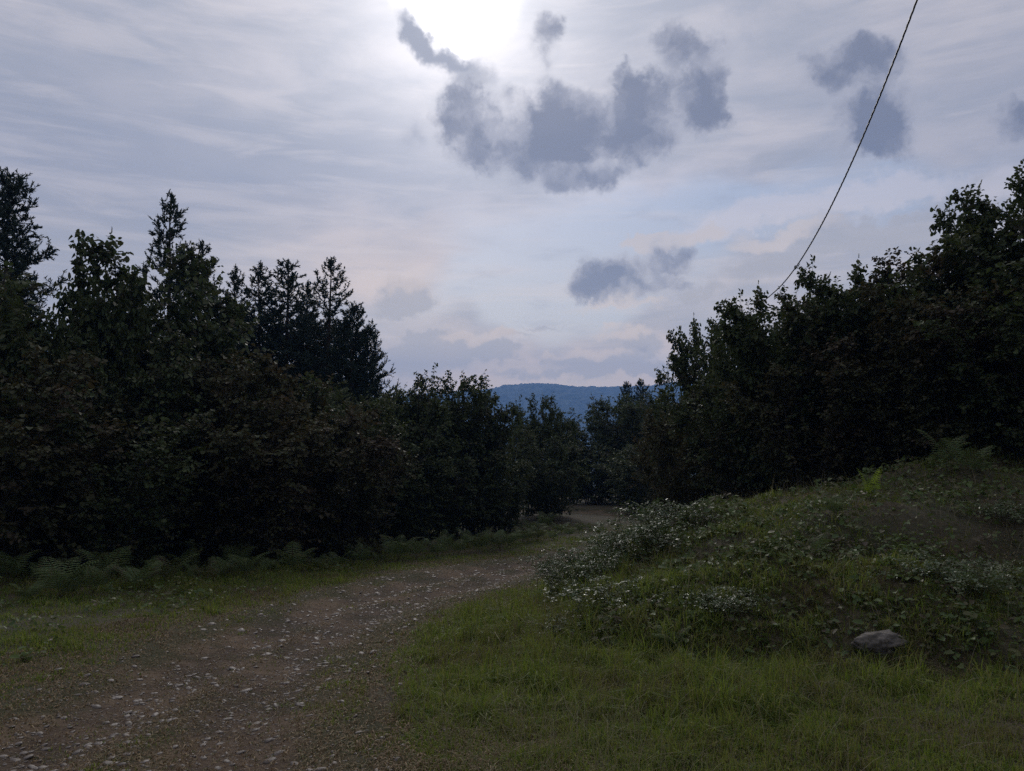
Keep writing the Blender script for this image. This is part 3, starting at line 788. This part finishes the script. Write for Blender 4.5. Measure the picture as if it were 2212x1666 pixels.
# ------------------------------------------------------------------ bracken
def fern_mesh(seed, nf=6, L0=.75, young=False, lean_=(.25, .75)):
    rg = np.random.default_rng(seed)
    stem, lf = [], []
    for k in range(nf):
        a = k / nf * 2 * np.pi + rg.normal(0, .4); Ln = L0 * rg.uniform(.75, 1.15)
        K = 18; t = np.linspace(0, 1, K)
        lean = rg.uniform(*lean_) if not young else rg.uniform(.05, .3)
        ang = np.pi / 2 - lean * .5 - (1.35 * t ** 1.8) * rg.uniform(.7, 1.15) * (.4 if young else 1)
        dr = np.cos(ang); dz = np.sin(ang)
        r = np.cumsum(dr) * Ln / K; z = np.cumsum(dz) * Ln / K
        out = np.array([np.cos(a), np.sin(a), 0]); side0 = np.array([-np.sin(a), np.cos(a), 0])
        C = out[None] * r[:, None] + np.array([0, 0, 1.0])[None] * z[:, None]
        stem.append(tubes(C[None], (.0035 * (1.1 - t))[None], 3))
        idx = np.arange(4, K)
        for sgn in (-1, 1):
            for j in idx:
                s = (j - 4) / (K - 4)
                pl = Ln * .36 * (1 - s) ** .85 * rg.uniform(.88, 1.1) + .012
                fwd = unit(C[j] - C[j - 1])
                up = np.cross(side0, fwd)
                if up[2] < 0: up = -up
                pd = unit(side0 * sgn + fwd * .45 - up * .10)
                n = max(int(pl / .022), 2)
                q_ = np.linspace(.04, .92, n)
                cen = C[j] + pd * (pl * q_)[:, None] - np.array([0, 0, 1]) * (pl * .22 * q_ ** 2)[:, None]
                wj = (.010 + .014 * (1 - q_)) * min(1, pl / .12 + .35)
                lf.append((cen, np.tile(unit(pd - np.array([0, 0, .2])), (n, 1)) + rg.normal(0, .08, (n, 3)), np.tile(up, (n, 1)), np.full(n, pl / n * 1.6), wj * .95))
    P, d, n, l, w = [np.concatenate([x[i] for x in lf]) for i in range(5)]
    s = unit(np.cross(d, n)); l = l[:, None]; w = w[:, None]
    V = np.stack([P - s * w * .18, P + s * w * .18, P + d * l * .38 + s * w * .55, P + d * l, P + d * l * .38 - s * w * .55], 1)
    return merge(*stem), template(V, [(0, 1, 2, 3, 4)])
FERN = []
for s in range(6):
    st, lf = fern_mesh(500 + s, [6, 5, 7, 6, 4, 5][s], [.75, .7, .8, .65, .9, .7][s])
    a = mesh_np('stalk', *st); a.materials.append(M_stem); b = mesh_np('frond', *lf); b.materials.append(M_fern); FERN.append((a, b))
st, lf = fern_mesh(530, 4, .75, False, (.1, .35))
a = mesh_np('stalk', *st); a.materials.append(M_stem); b = mesh_np('frond', *lf); b.materials.append(M_fern); FERN.append((a, b))
st, lf = fern_mesh(540, 3, .6, True)
a = mesh_np('stalk', *st); a.materials.append(M_stem); b = mesh_np('frond', *lf); b.materials.append(M_fern_y); YF = (a, b)
def fern(x, y, sc, rz, label, group, me, sink=.02):
    o = empty('bracken_fern', (x, y, float(G(x, y)) - sink), rz, (sc, sc, sc))
    tag(o, label, 'fern', group)
    for n_, m_ in (('stalk', me[0]), ('frond', me[1])):
        c = bpy.data.objects.new(n_, m_); COL.objects.link(c); c.parent = o
def hit(px, row, lift=0.0):
    d = ray(px, row); s = 1.5
    for _ in range(4000):
        p = EYE + d * s
        if p[2] < float(G(p[0], p[1])) + lift: return p
        s += .02
    return p
rg = np.random.default_rng(5)
zone = [
 ('fern in the dark left end of the roadside strip', [(20, 1262), (100, 1268), (150, 1290), (200, 1285), (235, 1262), (300, 1275), (60, 1300)], 1.0),
 ('fern in the strip below the russet bushes', [(360, 1262), (420, 1255), (480, 1255), (530, 1250), (580, 1240), (510, 1232), (400, 1240)], .95),
 ('fern in the lighter middle of the strip', [(690, 1232), (730, 1228), (780, 1222), (820, 1218), (860, 1212), (760, 1210), (660, 1222), (840, 1200)], .95),
 ('fern in the far strip below the centre bushes', [(900, 1210), (945, 1206), (990, 1200), (1035, 1194), (1080, 1188), (960, 1192), (1010, 1184), (1060, 1178), (1100, 1180)], 1.0),
 ('fern by the far bend left of the bramble bank', [(1130, 1174), (1160, 1170), (1195, 1166), (1230, 1162), (1150, 1158), (1210, 1152), (1250, 1150), (1180, 1145)], 1.0)]
ORD = 'first second third fourth fifth sixth seventh eighth ninth'.split()
for lab, pts, sc in zone:
    for k_, (px, row) in enumerate(sorted(pts)):
        p = hit(px, row)
        fern(p[0], p[1], sc * rg.uniform(.42, .9), rg.uniform(0, 6.28), ORD[k_] + ' from the left, ' + lab, 'bracken in the strip beside the track', FERN[rg.integers(0, 6)])
for px, row, sc, lab, me in [
    (130, 1295, .8, 'tallest clump of bracken at the dark left end of the roadside strip', FERN[2]),
    (630, 1240, .95, 'tall bracken with a curled frond standing over the others left of the track', FERN[4]),
    (2045, 1015, .8, 'left of the two big pale ferns on top of the right bank', FERN[6]),
    (2100, 1035, .75, 'right of the two big pale ferns on top of the right bank', FERN[6]),
    (1870, 1030, .6, 'dim fern behind the bright yellow green one on the bank', FERN[3]),
    (1805, 1120, .45, 'small dark fern halfway up the bank, left of the bright one', FERN[5]),
    (1760, 1215, .45, 'arching fern frond on the bank beside the dark hollow', FERN[1]),
    (1450, 1410, .42, 'dark low fern at the foot of the bank in the grass', FERN[3]),
    (2140, 1300, .5, 'pale fern low on the bank near the right edge', FERN[1])]:
    p = hit(px, row); fern(p[0], p[1], sc, rg.uniform(0, 6.28), lab, 'single ferns', me)
p = hit(1880, 1085); fern(p[0], p[1], .62, .6, 'bright yellow green young fern on the bank', 'single ferns', YF)

# ------------------------------------------------------------------ brambles and weeds
def trifoliate(P, axis, nrm, sz, rg):
    n = len(P); out = []
    side = unit(np.cross(axis, nrm))
    for k, (f, s) in enumerate(((1, 0), (.25, .95), (.25, -.95))):
        d = unit(axis * f + side * s + rg.normal(0, .12, (n, 3)))
        l = sz * (1.05 if k == 0 else .85) * rg.uniform(.85, 1.1, n)
        out.append(leaves(P + d * .006, d, unit(nrm + rg.normal(0, .22, (n, 3))), l, l * .68, .15, .15))
    return merge(*out)
def bramble_mesh(seed, R=.9, H=.7, nc=44, lsz=.044):
    rg = np.random.default_rng(seed)
    a = rg.uniform(0, 2 * np.pi, nc); l = rg.uniform(.5, 1.0, nc) * R
    t = np.linspace(0, 1, 10)[None, :]
    b = rg.normal(0, R * .3, (nc, 2))
    C = np.zeros((nc, 10, 3))
    C[..., 0] = b[:, :1] + np.cos(a)[:, None] * l[:, None] * t; C[..., 1] = b[:, 1:] + np.sin(a)[:, None] * l[:, None] * t
    hh = rg.uniform(.55, 1.1, nc)[:, None] * H
    C[..., 2] = hh * np.sin(np.clip(t * 2.3, 0, 2.7)) ** .8
    C += rg.normal(0, .015, C.shape)
    nl = 24
    s = np.linspace(.08, 1, nl); q_ = s * 9; i = np.minimum(q_.astype(int), 8); f = (q_ - i)[None, :, None]
    p = (C[:, i] * (1 - f) + C[:, i + 1] * f).reshape(-1, 3)
    ax = unit(C[:, i + 1] - C[:, i]).reshape(-1, 3)
    d = unit(ax * .3 + rg.normal(0, .7, ax.shape) + np.array([0, 0, .25])); p = p + d * rg.uniform(.02, .10, (len(p), 1))
    n = unit(np.array([0, 0, 1.0]) + rg.normal(0, .6, p.shape))
    lf = trifoliate(p, d, n, lsz * rg.uniform(.6, 1.25, len(p)), rg)
    return tubes(C, (.005 * (1.2 - t)) * np.ones((nc, 1)), 3), lf
BR = []
for s in range(4):
    st, lf = bramble_mesh(700 + s)
    a = mesh_np('canes', *st); a.materials.append(M_stem); b = mesh_np('leaves', *lf); b.materials.append(M_bram); BR.append((a, b))
def bramble(px, row, sc, lab, var, h=1.0):
    p = hit(px, row)
    o = empty('bramble_bush', (p[0], p[1], float(G(p[0], p[1])) - .05), px * .7 % 6.28, (sc, sc, sc * h))
    tag(o, lab, 'bramble', 'bramble bushes on the bank')
    for n_, m_ in zip(('canes', 'leaves'), BR[var]):
        c = bpy.data.objects.new(n_, m_); COL.objects.link(c); c.parent = o
for px, row, sc, lab, var, h in [
    (1225, 1268, .5, 'bramble mound hanging over the edge of the track, leaves glinting', 0, .8),
    (1190, 1238, .45, 'small bramble spilling onto the track at the leftmost tip of the bank', 1, .9),
    (1290, 1250, .62, 'bramble mound just right of the one at the track edge', 1, .8),
    (1335, 1195, .58, 'bramble mound at the upper left tip of the bank', 2, .7),
    (1400, 1190, .68, 'bramble mound with bright glints on the left shoulder of the bank', 3, .7),
    (1455, 1145, .7, 'bramble mound on the crest left of the grassy slope', 0, .7),
    (1410, 1140, .45, 'farthest bramble mound where the crest meets the shaded bushes', 1, .8),
    (1550, 1090, .7, 'bramble mound at the dark foot of the right hedge', 2, .7),
    (1330, 1310, .6, 'low bramble patch on the left face of the bank', 3, .6),
    (1245, 1370, .42, 'lowest bramble patch with pale leaves beside the verge grass', 2, .6),
    (2080, 1270, .6, 'bramble clump in the dark hollow near the right edge', 1, .6),
    (1560, 1310, .45, 'bramble clump low in the middle of the bank foot', 2, .5),
    (2180, 1120, .6, 'bramble clump high on the bank at the right edge', 1, .5),
]:
    bramble(px, row, sc, lab, var, h)

def polar(n, r0, r1, th=.82, seed=1):
    rg = np.random.default_rng(seed)
    r = np.exp(rg.uniform(math.log(r0), math.log(r1), n)); a = rg.uniform(-th, th, n)
    return r * np.sin(a), r * np.cos(a), r, rg
def slope_lift(x, y): return G(x, y)

# leafy weeds on the bank
x, y, r, rg = polar(120000, 4.5, 22, .78, 21)
bd = bank_sd(x, y); sd = path_sd(x, y)
nz = fbm(x + 5, y, 1.1, 4)
pr = sstep(-.1, .5, bd) * (.45 + 1.3 * sstep(.42, .62, nz)) * .62 * np.where((bd > 2.2) & (x / y < 1.0) & (x / y > .3), .55, 1)
pass
hollow = np.maximum(np.exp(-((x - 4.4) / 1.1) ** 2 - ((y - 8.0) / .45) ** 2), np.exp(-((x - 2.1) / .35) ** 2 - ((y - 8.1) / .3) ** 2))
bare = np.maximum(sstep(.56, .66, fbm(x + 31, y + 12, .8, 3)), 1.6 * hollow).clip(0, 1.2)
pr = pr + .16 * ((x < -2.8) & (sd < -.5) & (sd > -6) & (fbm(x + 3, y + 60, 1.4, 3) > .5))
k = (rg.random(len(x)) < pr * (1 - .55 * bare)) & (sd < -.1) & (bd < 14)
x, y, r, bd = x[k], y[k], r[k], bd[k]; n = len(x)
z = G(x, y) + rg.uniform(.02, .13, n) * (.5 + 1.0 * sstep(.45, .65, fbm(x + 5, y, 1.1, 4)))
a = rg.uniform(0, 6.28, n)
ax = unit(np.stack([np.cos(a), np.sin(a), rg.uniform(-.3, .4, n)], 1)); nn = unit(np.stack([rg.normal(0, .6, n), rg.normal(0, .6, n), np.ones(n)], 1))
kk = rg.random(n) < .6
P = np.stack([x, y, z], 1)
wl = trifoliate(P[kk], ax[kk], nn[kk], rg.uniform(.022, .048, kk.sum()) * (1 + .03 * r[kk]), rg)
k2 = ~kk; l = rg.uniform(.03, .075, k2.sum()) * (1 + .03 * r[k2])
wl = merge(wl, leaves(P[k2], ax[k2], nn[k2], l, l * .6, .15, .2))
tag(obj('weeds', mesh_np('weeds', *wl), M_weed), 'low leafy weeds and creeping brambles covering the bank', 'weeds', kind='stuff')

# ------------------------------------------------------------------ grass
def blades(x, y, z, ln, w, bend, rg, az=None, up=None):
    n = len(x); a = rg.uniform(0, 2 * np.pi, n) if az is None else az
    d = np.stack([np.cos(a), np.sin(a), np.zeros(n)], 1)
    s = rg.uniform(0, 2 * np.pi, n); s = np.stack([np.cos(s), np.sin(s), np.zeros(n)], 1)
    P = np.stack([x, y, z], 1); U_ = np.array([0, 0, 1.0])
    ln = ln[:, None]; w = w[:, None]; bend = bend[:, None]
    m1 = P + U_ * ln * .55 * (1 - .3 * bend) + d * ln * .22 * bend
    tp = P + U_ * ln * (1 - .72 * bend) + d * ln * .85 * bend
    V = np.stack([P - s * w, P + s * w, m1 + s * w * .8, m1 - s * w * .8, tp], 1)
    return template(V, [(0, 1, 2, 3), (3, 2, 4)])

x, y, r, rg = polar(620000, 2.3, 26, .80, 31)
sd = path_sd(x, y); bd = bank_sd(x, y)
nz = fbm(x, y, 1.0, 4); nz2 = fbm(x + 40, y + 3, .45, 3)
green = sstep(.25, -.35, sd + 1.3 * (nz - .5))
pr = green * np.where(bd > .3, .30 + .5 * sstep(.62, .4, fbm(x + 5, y, 1.1, 4)), .95)
pr = np.where(x < -2.5, pr * (.65 + .35 * sstep(7, 10, y)), pr)
pr = pr * (.55 + .9 * sstep(.25, .6, nz2)) * (.5 + .9 * sstep(.3, .55, fbm(x + 13, y + 2, 3.0, 3))) + .55 * sstep(.44, .60, nz) * (sd > 0) * np.where((np.abs(sd - .75) < .28), .3, 1) + .35 * np.exp(-((sd - 1.4) / .3) ** 2) * (nz > .42)
pr = pr * np.where((x < -1) & (sd < -7), .3, 1) * np.where((bd > 6.5), .5, 1)
pr = pr * np.where(bd > 0, 1 - .55 * sstep(.56, .66, fbm(x + 31, y + 12, .8, 3)), 1) * (1 - .8 * np.maximum(np.exp(-((x - 4.4) / 1.1) ** 2 - ((y - 8.0) / .45) ** 2), np.exp(-((x - 2.1) / .35) ** 2 - ((y - 8.1) / .3) ** 2)))
k = rg.random(len(x)) < pr
x, y, r, sd, bd, nz, nz2 = [v[k] for v in (x, y, r, sd, bd, nz, nz2)]; n = len(x)
lush = np.exp(-((x - .2) / 1.1) ** 2 - ((y - 7.0) / 2.2) ** 2) + .9 * np.exp(-((x - 1.3) / .7) ** 2 - ((y - 4.9) / .6) ** 2) + .6 * np.exp(-((x - 2.4) / .8) ** 2 - ((y - 5.3) / .4) ** 2)
tuft = sstep(.35, .75, fbm(x + 3, y + 8, 5.0, 3))
ln = (.035 + .05 * sstep(.3, .7, nz) + .19 * lush * sstep(-.05, -.6, sd) + .03 * (bd > 0)) * rg.uniform(.5, 1.4, n) * (.55 + .9 * tuft)
ln = np.where(sd > -.1, ln * .5, ln)
ln = np.where(x < -2.5, ln * (.85 + .9 * sstep(7, 10, y)), ln)
w = (.0016 + .00038 * r) * rg.uniform(.6, 1.3, n)
tag(obj('grass', mesh_np('grass', *blades(x, y, G(x, y) - .004, ln, w, rg.uniform(.15, 1.15, n), rg)), M_grass), 'green and yellowing grass on the verges and the bank', 'grass', kind='stuff')

# dry turf worn into the track
x, y, r, rg = polar(340000, 2.3, 24, .80, 33)
sd = path_sd(x, y); nz = fbm(x + 70, y, 1.6, 4)
mid = np.exp(-((sd - 1.35) / .45) ** 2)
pr = np.maximum(.5 * sstep(.50, .64, fbm(x + 31, y + 12, .8, 3)) * (bank_sd(x, y) > 0), sd > -.9) * (.5 + .6 * sstep(.38, .60, nz + .12 * mid)) * np.where(np.abs(sd - .7) < .25, .45, 1)
k = rg.random(len(x)) < pr
x, y, r = x[k], y[k], r[k]; n = len(x)
tag(obj('dry_grass', mesh_np('dry_grass', *blades(x, y, G(x, y) + .006, rg.uniform(.015, .055, n), (.0016 + .0004 * r) * rg.uniform(.6, 1.3, n), rg.uniform(.85, 1.35, n), rg)), M_dry),
    'short brown trodden grass growing over the stony track', 'dry grass', kind='stuff')

# long pale stalks arching out of the verge
x, y, r, rg = polar(26000, 2.6, 16, .74, 35)
sd = path_sd(x, y); bd = bank_sd(x, y); nz = fbm(x + 11, y, .9, 3)
k = (sd < -.15) & (x > -1.2) & (rg.random(len(x)) < .22 + .35 * sstep(.45, .65, nz)) & (bd < 6)
x, y, r = x[k], y[k], r[k]; n = len(x); K = 7
t = np.linspace(0, 1, K)[None]
ln = rg.uniform(.12, .42, n)[:, None]; a = rg.uniform(0, 6.28, n)[:, None]; bn = rg.uniform(.1, 1.0, n)[:, None]
C = np.stack([x[:, None] + np.cos(a) * ln * bn * t ** 1.8, y[:, None] + np.sin(a) * ln * bn * t ** 1.8, G(x, y)[:, None] + ln * (t - .55 * bn * t ** 2.2)], -1)
s = rg.uniform(0, 6.28, n); s = np.stack([np.cos(s), np.sin(s), np.zeros(n)], 1)[:, None] * ((.0009 + .00022 * r)[:, None] * (1.05 - t))[..., None]
V = np.stack([C - s, C + s], 2).reshape(n, K * 2, 3)
tag(obj('long_grass', mesh_np('long_grass', *template(V, [(2 * i, 2 * i + 1, 2 * i + 3, 2 * i + 2) for i in range(K - 1)])), M_stalk), 'long thin grass stalks arching out of the verge', 'grass', kind='stuff')

# ------------------------------------------------------------------ stones
def ico(sub):
    import bmesh
    bm = bmesh.new(); bmesh.ops.create_icosphere(bm, subdivisions=sub, radius=1)
    V = np.array([v.co[:] for v in bm.verts]); Fc = [tuple(v.index for v in f.verts) for f in bm.faces]; bm.free(); return V, Fc
I1, F1 = ico(1); I2, F2 = ico(2)
def pebbles(x, y, sz, V0, F0, rg, sunk=.15):
    n = len(x); a = rg.uniform(0, 6.28, n)
    sc = np.stack([sz * rg.uniform(.8, 1.35, n), sz * rg.uniform(.6, 1, n), sz * rg.uniform(.22, .45, n)], 1)
    V = V0[None] * (1 + rg.normal(0, .07, (n, len(V0), 1))) * sc[:, None]
    c, s = np.cos(a)[:, None], np.sin(a)[:, None]
    X = V[..., 0] * c - V[..., 1] * s; Y_ = V[..., 0] * s + V[..., 1] * c
    tilt = rg.normal(0, .2, (n, 1)); Z = V[..., 2] + tilt * X
    return template(np.stack([X + x[:, None], Y_ + y[:, None], Z + (G(x, y) + .012 + sc[:, 2] * sunk)[:, None]], -1), F0)
x, y, r, rg = polar(120000, 2.3, 24, .80, 41)
sd = path_sd(x, y); nz = fbm(x + 20, y + 9, 1.3, 4)
xc = x + .0
band = np.exp(-((sd - .75) / .30) ** 2) * np.where(x / np.maximum(y, 1) * 1 + .28 > 0, 1, .45) + .25 * (nz > .58) + .5 * sstep(7.5, 10, y)
pr = np.where(sd > 0, .12 + .95 * band * sstep(.38, .62, nz + .08), .008 * (sd > -1.0))
pr = pr * (1 + 1.5 * sstep(7, 10, y) * (sd > 0))
k = rg.random(len(x)) < pr
x, y, r = x[k], y[k], r[k]; n = len(x)
sz = np.exp(rg.normal(math.log(.0056), .68, n)).clip(.004, .026) * (1 + .03 * r)
kb = sz > .017
me = mesh_np('gravel', *merge(pebbles(x[~kb], y[~kb], sz[~kb], I1, F1, rg), pebbles(x[kb], y[kb], sz[kb], I2, F2, rg)), True)
tag(obj('gravel', me, M_peb), 'rounded grey and brown pebbles scattered over the track', 'gravel', kind='stuff')

def stone(px, row, wpx, lab, name='stone', flat=.5, seed=0, mat=M_peb, group='larger stones on the track', depth=.8, sunk=.2):
    rg = np.random.default_rng(seed + int(px))
    V0, F0 = ico(5 if wpx > 60 else 3)
    p = hit(px, row); w = wpx / F * p[1] / 2
    npl = 16 if wpx > 60 else 26
    nrm = unit(rg.normal(0, 1, (npl, 3))); dd_ = rg.uniform(.72, 1.0, npl) if wpx > 60 else rg.uniform(.88, 1.0, npl)
    q_ = (V0 @ nrm.T) / dd_[None]
    sh = 26 if wpx > 60 else 7
    rr = 1 / (np.sum(np.maximum(q_, 1e-3) ** sh, 1) ** (1 / sh))
    if wpx > 60:
        f3 = lambda k, o: (fbm(V0[:, 0] + 9, V0[:, 1] + 5, k, o) + fbm(V0[:, 1] + 19, V0[:, 2] + 3, k, o) + fbm(V0[:, 2] + 29, V0[:, 0] + 7, k, o)) / 3 - .5
        rr = rr * (1 + .8 * f3(2.2, 4) + .45 * f3(8, 4))
    V = V0 * np.clip(rr, .5, 1.25)[:, None]
    V = V * np.array([w, w * depth, w * flat])
    o = obj(name, mesh_np(name, V, [np.array(F0)], True), mat)
    o.location = (p[0], p[1], float(G(p[0], p[1])) + w * flat * sunk); o.rotation_euler = (rg.normal(0, .1), rg.normal(0, .12), rg.uniform(-.4, .4))
    tag(o, lab, 'stone', group)
stone(1900, 1396, 108, 'large rough grey boulder in the grass at the foot of the bank', 'boulder', .58, 3, M_rock, 'stones in the grass', .75, .02)
stone(1718, 1472, 26, 'small grey stone in the grass below and left of the boulder', 'stone', .7, 1, M_rock, 'stones in the grass')
stone(1598, 1205 + 20, 30, 'grey stone on the lip of the dark hollow in the bank', 'stone', .6, 1, M_rock, 'stones in the grass')
for px, row, w, lab in [
    (553, 1568, 26, 'pale flat stone, upper one of the stacked pair in the track'),
    (549, 1584, 30, 'pale stone, lower one of the stacked pair in the track'),
    (605, 1633, 34, 'smooth oval stone near the bottom of the photo in the track'),
    (640, 1655, 30, 'grey stone at the bottom edge right of the smooth oval one'),
    (650, 1525, 30, 'brownish flat stone in the track right of the stacked pair'),
    (858, 1645, 22, 'white stone beside the grass at the bottom of the track'),
    (870, 1612, 16, 'small pale stone above the white one beside the grass'),
    (98, 1376 + 90, 24, 'round stone near the left edge of the track'),
    (205, 1500, 26, 'half buried brown stone left in the track'),
    (345, 1525, 18, 'small oval stone alone in the dry middle of the track'),
    (415, 1500, 20, 'flat stone above the small oval one in the track'),
    (322, 1590, 18, 'pale stone low in the left half of the track'),
    (560, 1552, 18, 'small stone right above the stacked pair'),
    (478, 1610, 18, 'grey stone left of the smooth oval one'),
    (500, 1545, 20, 'brown stone left of the stacked pair'),
    (685, 1395, 22, 'pale stone farther up the track near the verge'),
    (620, 1425, 22, 'flat stone farther up the middle of the track'),
    (590, 1420, 16, 'small stone just left of the flat one up the track'),
    (520, 1365, 22, 'stone by the left wheel rut far up the track'),
    (455, 1352, 22, 'brown stone at the left border of the track, far up'),
    (735, 1425, 18, 'small pale stone on the right wheel rut'),
    (610, 1388, 26, 'long pale stone lying across the track far up'),
    (725, 1330, 22, 'whitish stone where the track narrows into the bend'),
    (30, 1650, 30, 'stone in the bottom left corner of the photo'),
]:
    stone(px, row, w, lab, flat=.45)

# ------------------------------------------------------------------ overhead cable
A = np.array([3.13 + .131 * -6, -6]); 
def cab_xy(Y): return 3.13 + .131 * Y
ctrl = []
for (px, row) in [(1980, 0), (1930, 135), (1868, 290), (1790, 455), (1730, 560), (1690, 615)]:
    d = ray(px, row); a_ = d[0] / d[1]; Y = 3.13 / (a_ - .131); p = EYE + d * (Y / d[1]); ctrl.append(p)
ctrl = np.array(ctrl)
cz = np.polyfit(ctrl[:, 1], ctrl[:, 2], 2)
Yp = 14.9
zp = np.polyval(cz, Yp)
ys = np.linspace(-5, Yp, 260)
P1_ = np.stack([cab_xy(ys), ys, np.polyval(cz, ys)], 1)
endp = at(1408, 815, 72.0)
d2 = at(1372, 842, 95.0)
tt = np.linspace(0, 1, 160)[1:, None]
# the far span goes on beyond the hedge
P2_ = P1_[-1] * (1 - tt) + d2 * tt; P2_[:, 2] -= .9 * np.sin(tt[:, 0] * np.pi)
CC = np.vstack([P1_, P2_])
def cable_mesh():
    L_ = np.concatenate([[0], np.cumsum(np.linalg.norm(np.diff(CC, axis=0), axis=1))])
    n = 2600
    s = np.concatenate([np.linspace(0, 26, 2000), np.linspace(26.2, L_[-1], 600)])
    C = np.stack([np.interp(s, L_, CC[:, i]) for i in range(3)], 1)
    parts = []
    tg = unit(np.gradient(C, axis=0)); a = unit(np.cross(tg, [0, 0, 1.0])); b = np.cross(tg, a)
    for k in range(3):
        ph = s * 2 * np.pi / .34 + k * 2.094
        c = C + (np.cos(ph)[:, None] * a + np.sin(ph)[:, None] * b) * .0048
        parts.append(tubes(c[None], np.full((1, len(c)), .0066), 5))
    return merge(*parts)
m, t, out = new_mat('black_cable'); t.links.new(prin(t, (.02, .02, .022, 1), .5, .4), out.inputs[0])
tag(obj('overhead_cable', mesh_np('overhead_cable', *cable_mesh(), True), m), 'twisted black overhead cable running down into the right hedge', 'cable')

# ------------------------------------------------------------------ air
HZB = (-2900, 3000, -3000, 3200, -170, 260)
x0, x1, y0, y1, z0, z1 = HZB
V = np.array([(x, y, z) for x in (x0, x1) for y in (y0, y1) for z in (z0, z1)], float)
Fh = np.array([(0, 1, 3, 2), (4, 6, 7, 5), (0, 4, 5, 1), (2, 3, 7, 6), (0, 2, 6, 4), (1, 5, 7, 3)])
m, t, out = new_mat('air')
pv = t.nodes.new('ShaderNodeVolumePrincipled'); pv.inputs['Color'].default_value = (.26, .50, 1.0, 1); pv.inputs['Density'].default_value = .00040; pv.inputs['Anisotropy'].default_value = .2
t.links.new(pv.outputs[0], out.inputs['Volume'])
hz_o = obj('haze', mesh_np('haze', V, [Fh]), m); tag(hz_o, 'thin bluish haze filling the valley', 'haze', kind='stuff')
print('VERTS', sum(len(me.vertices) for me in bpy.data.meshes))
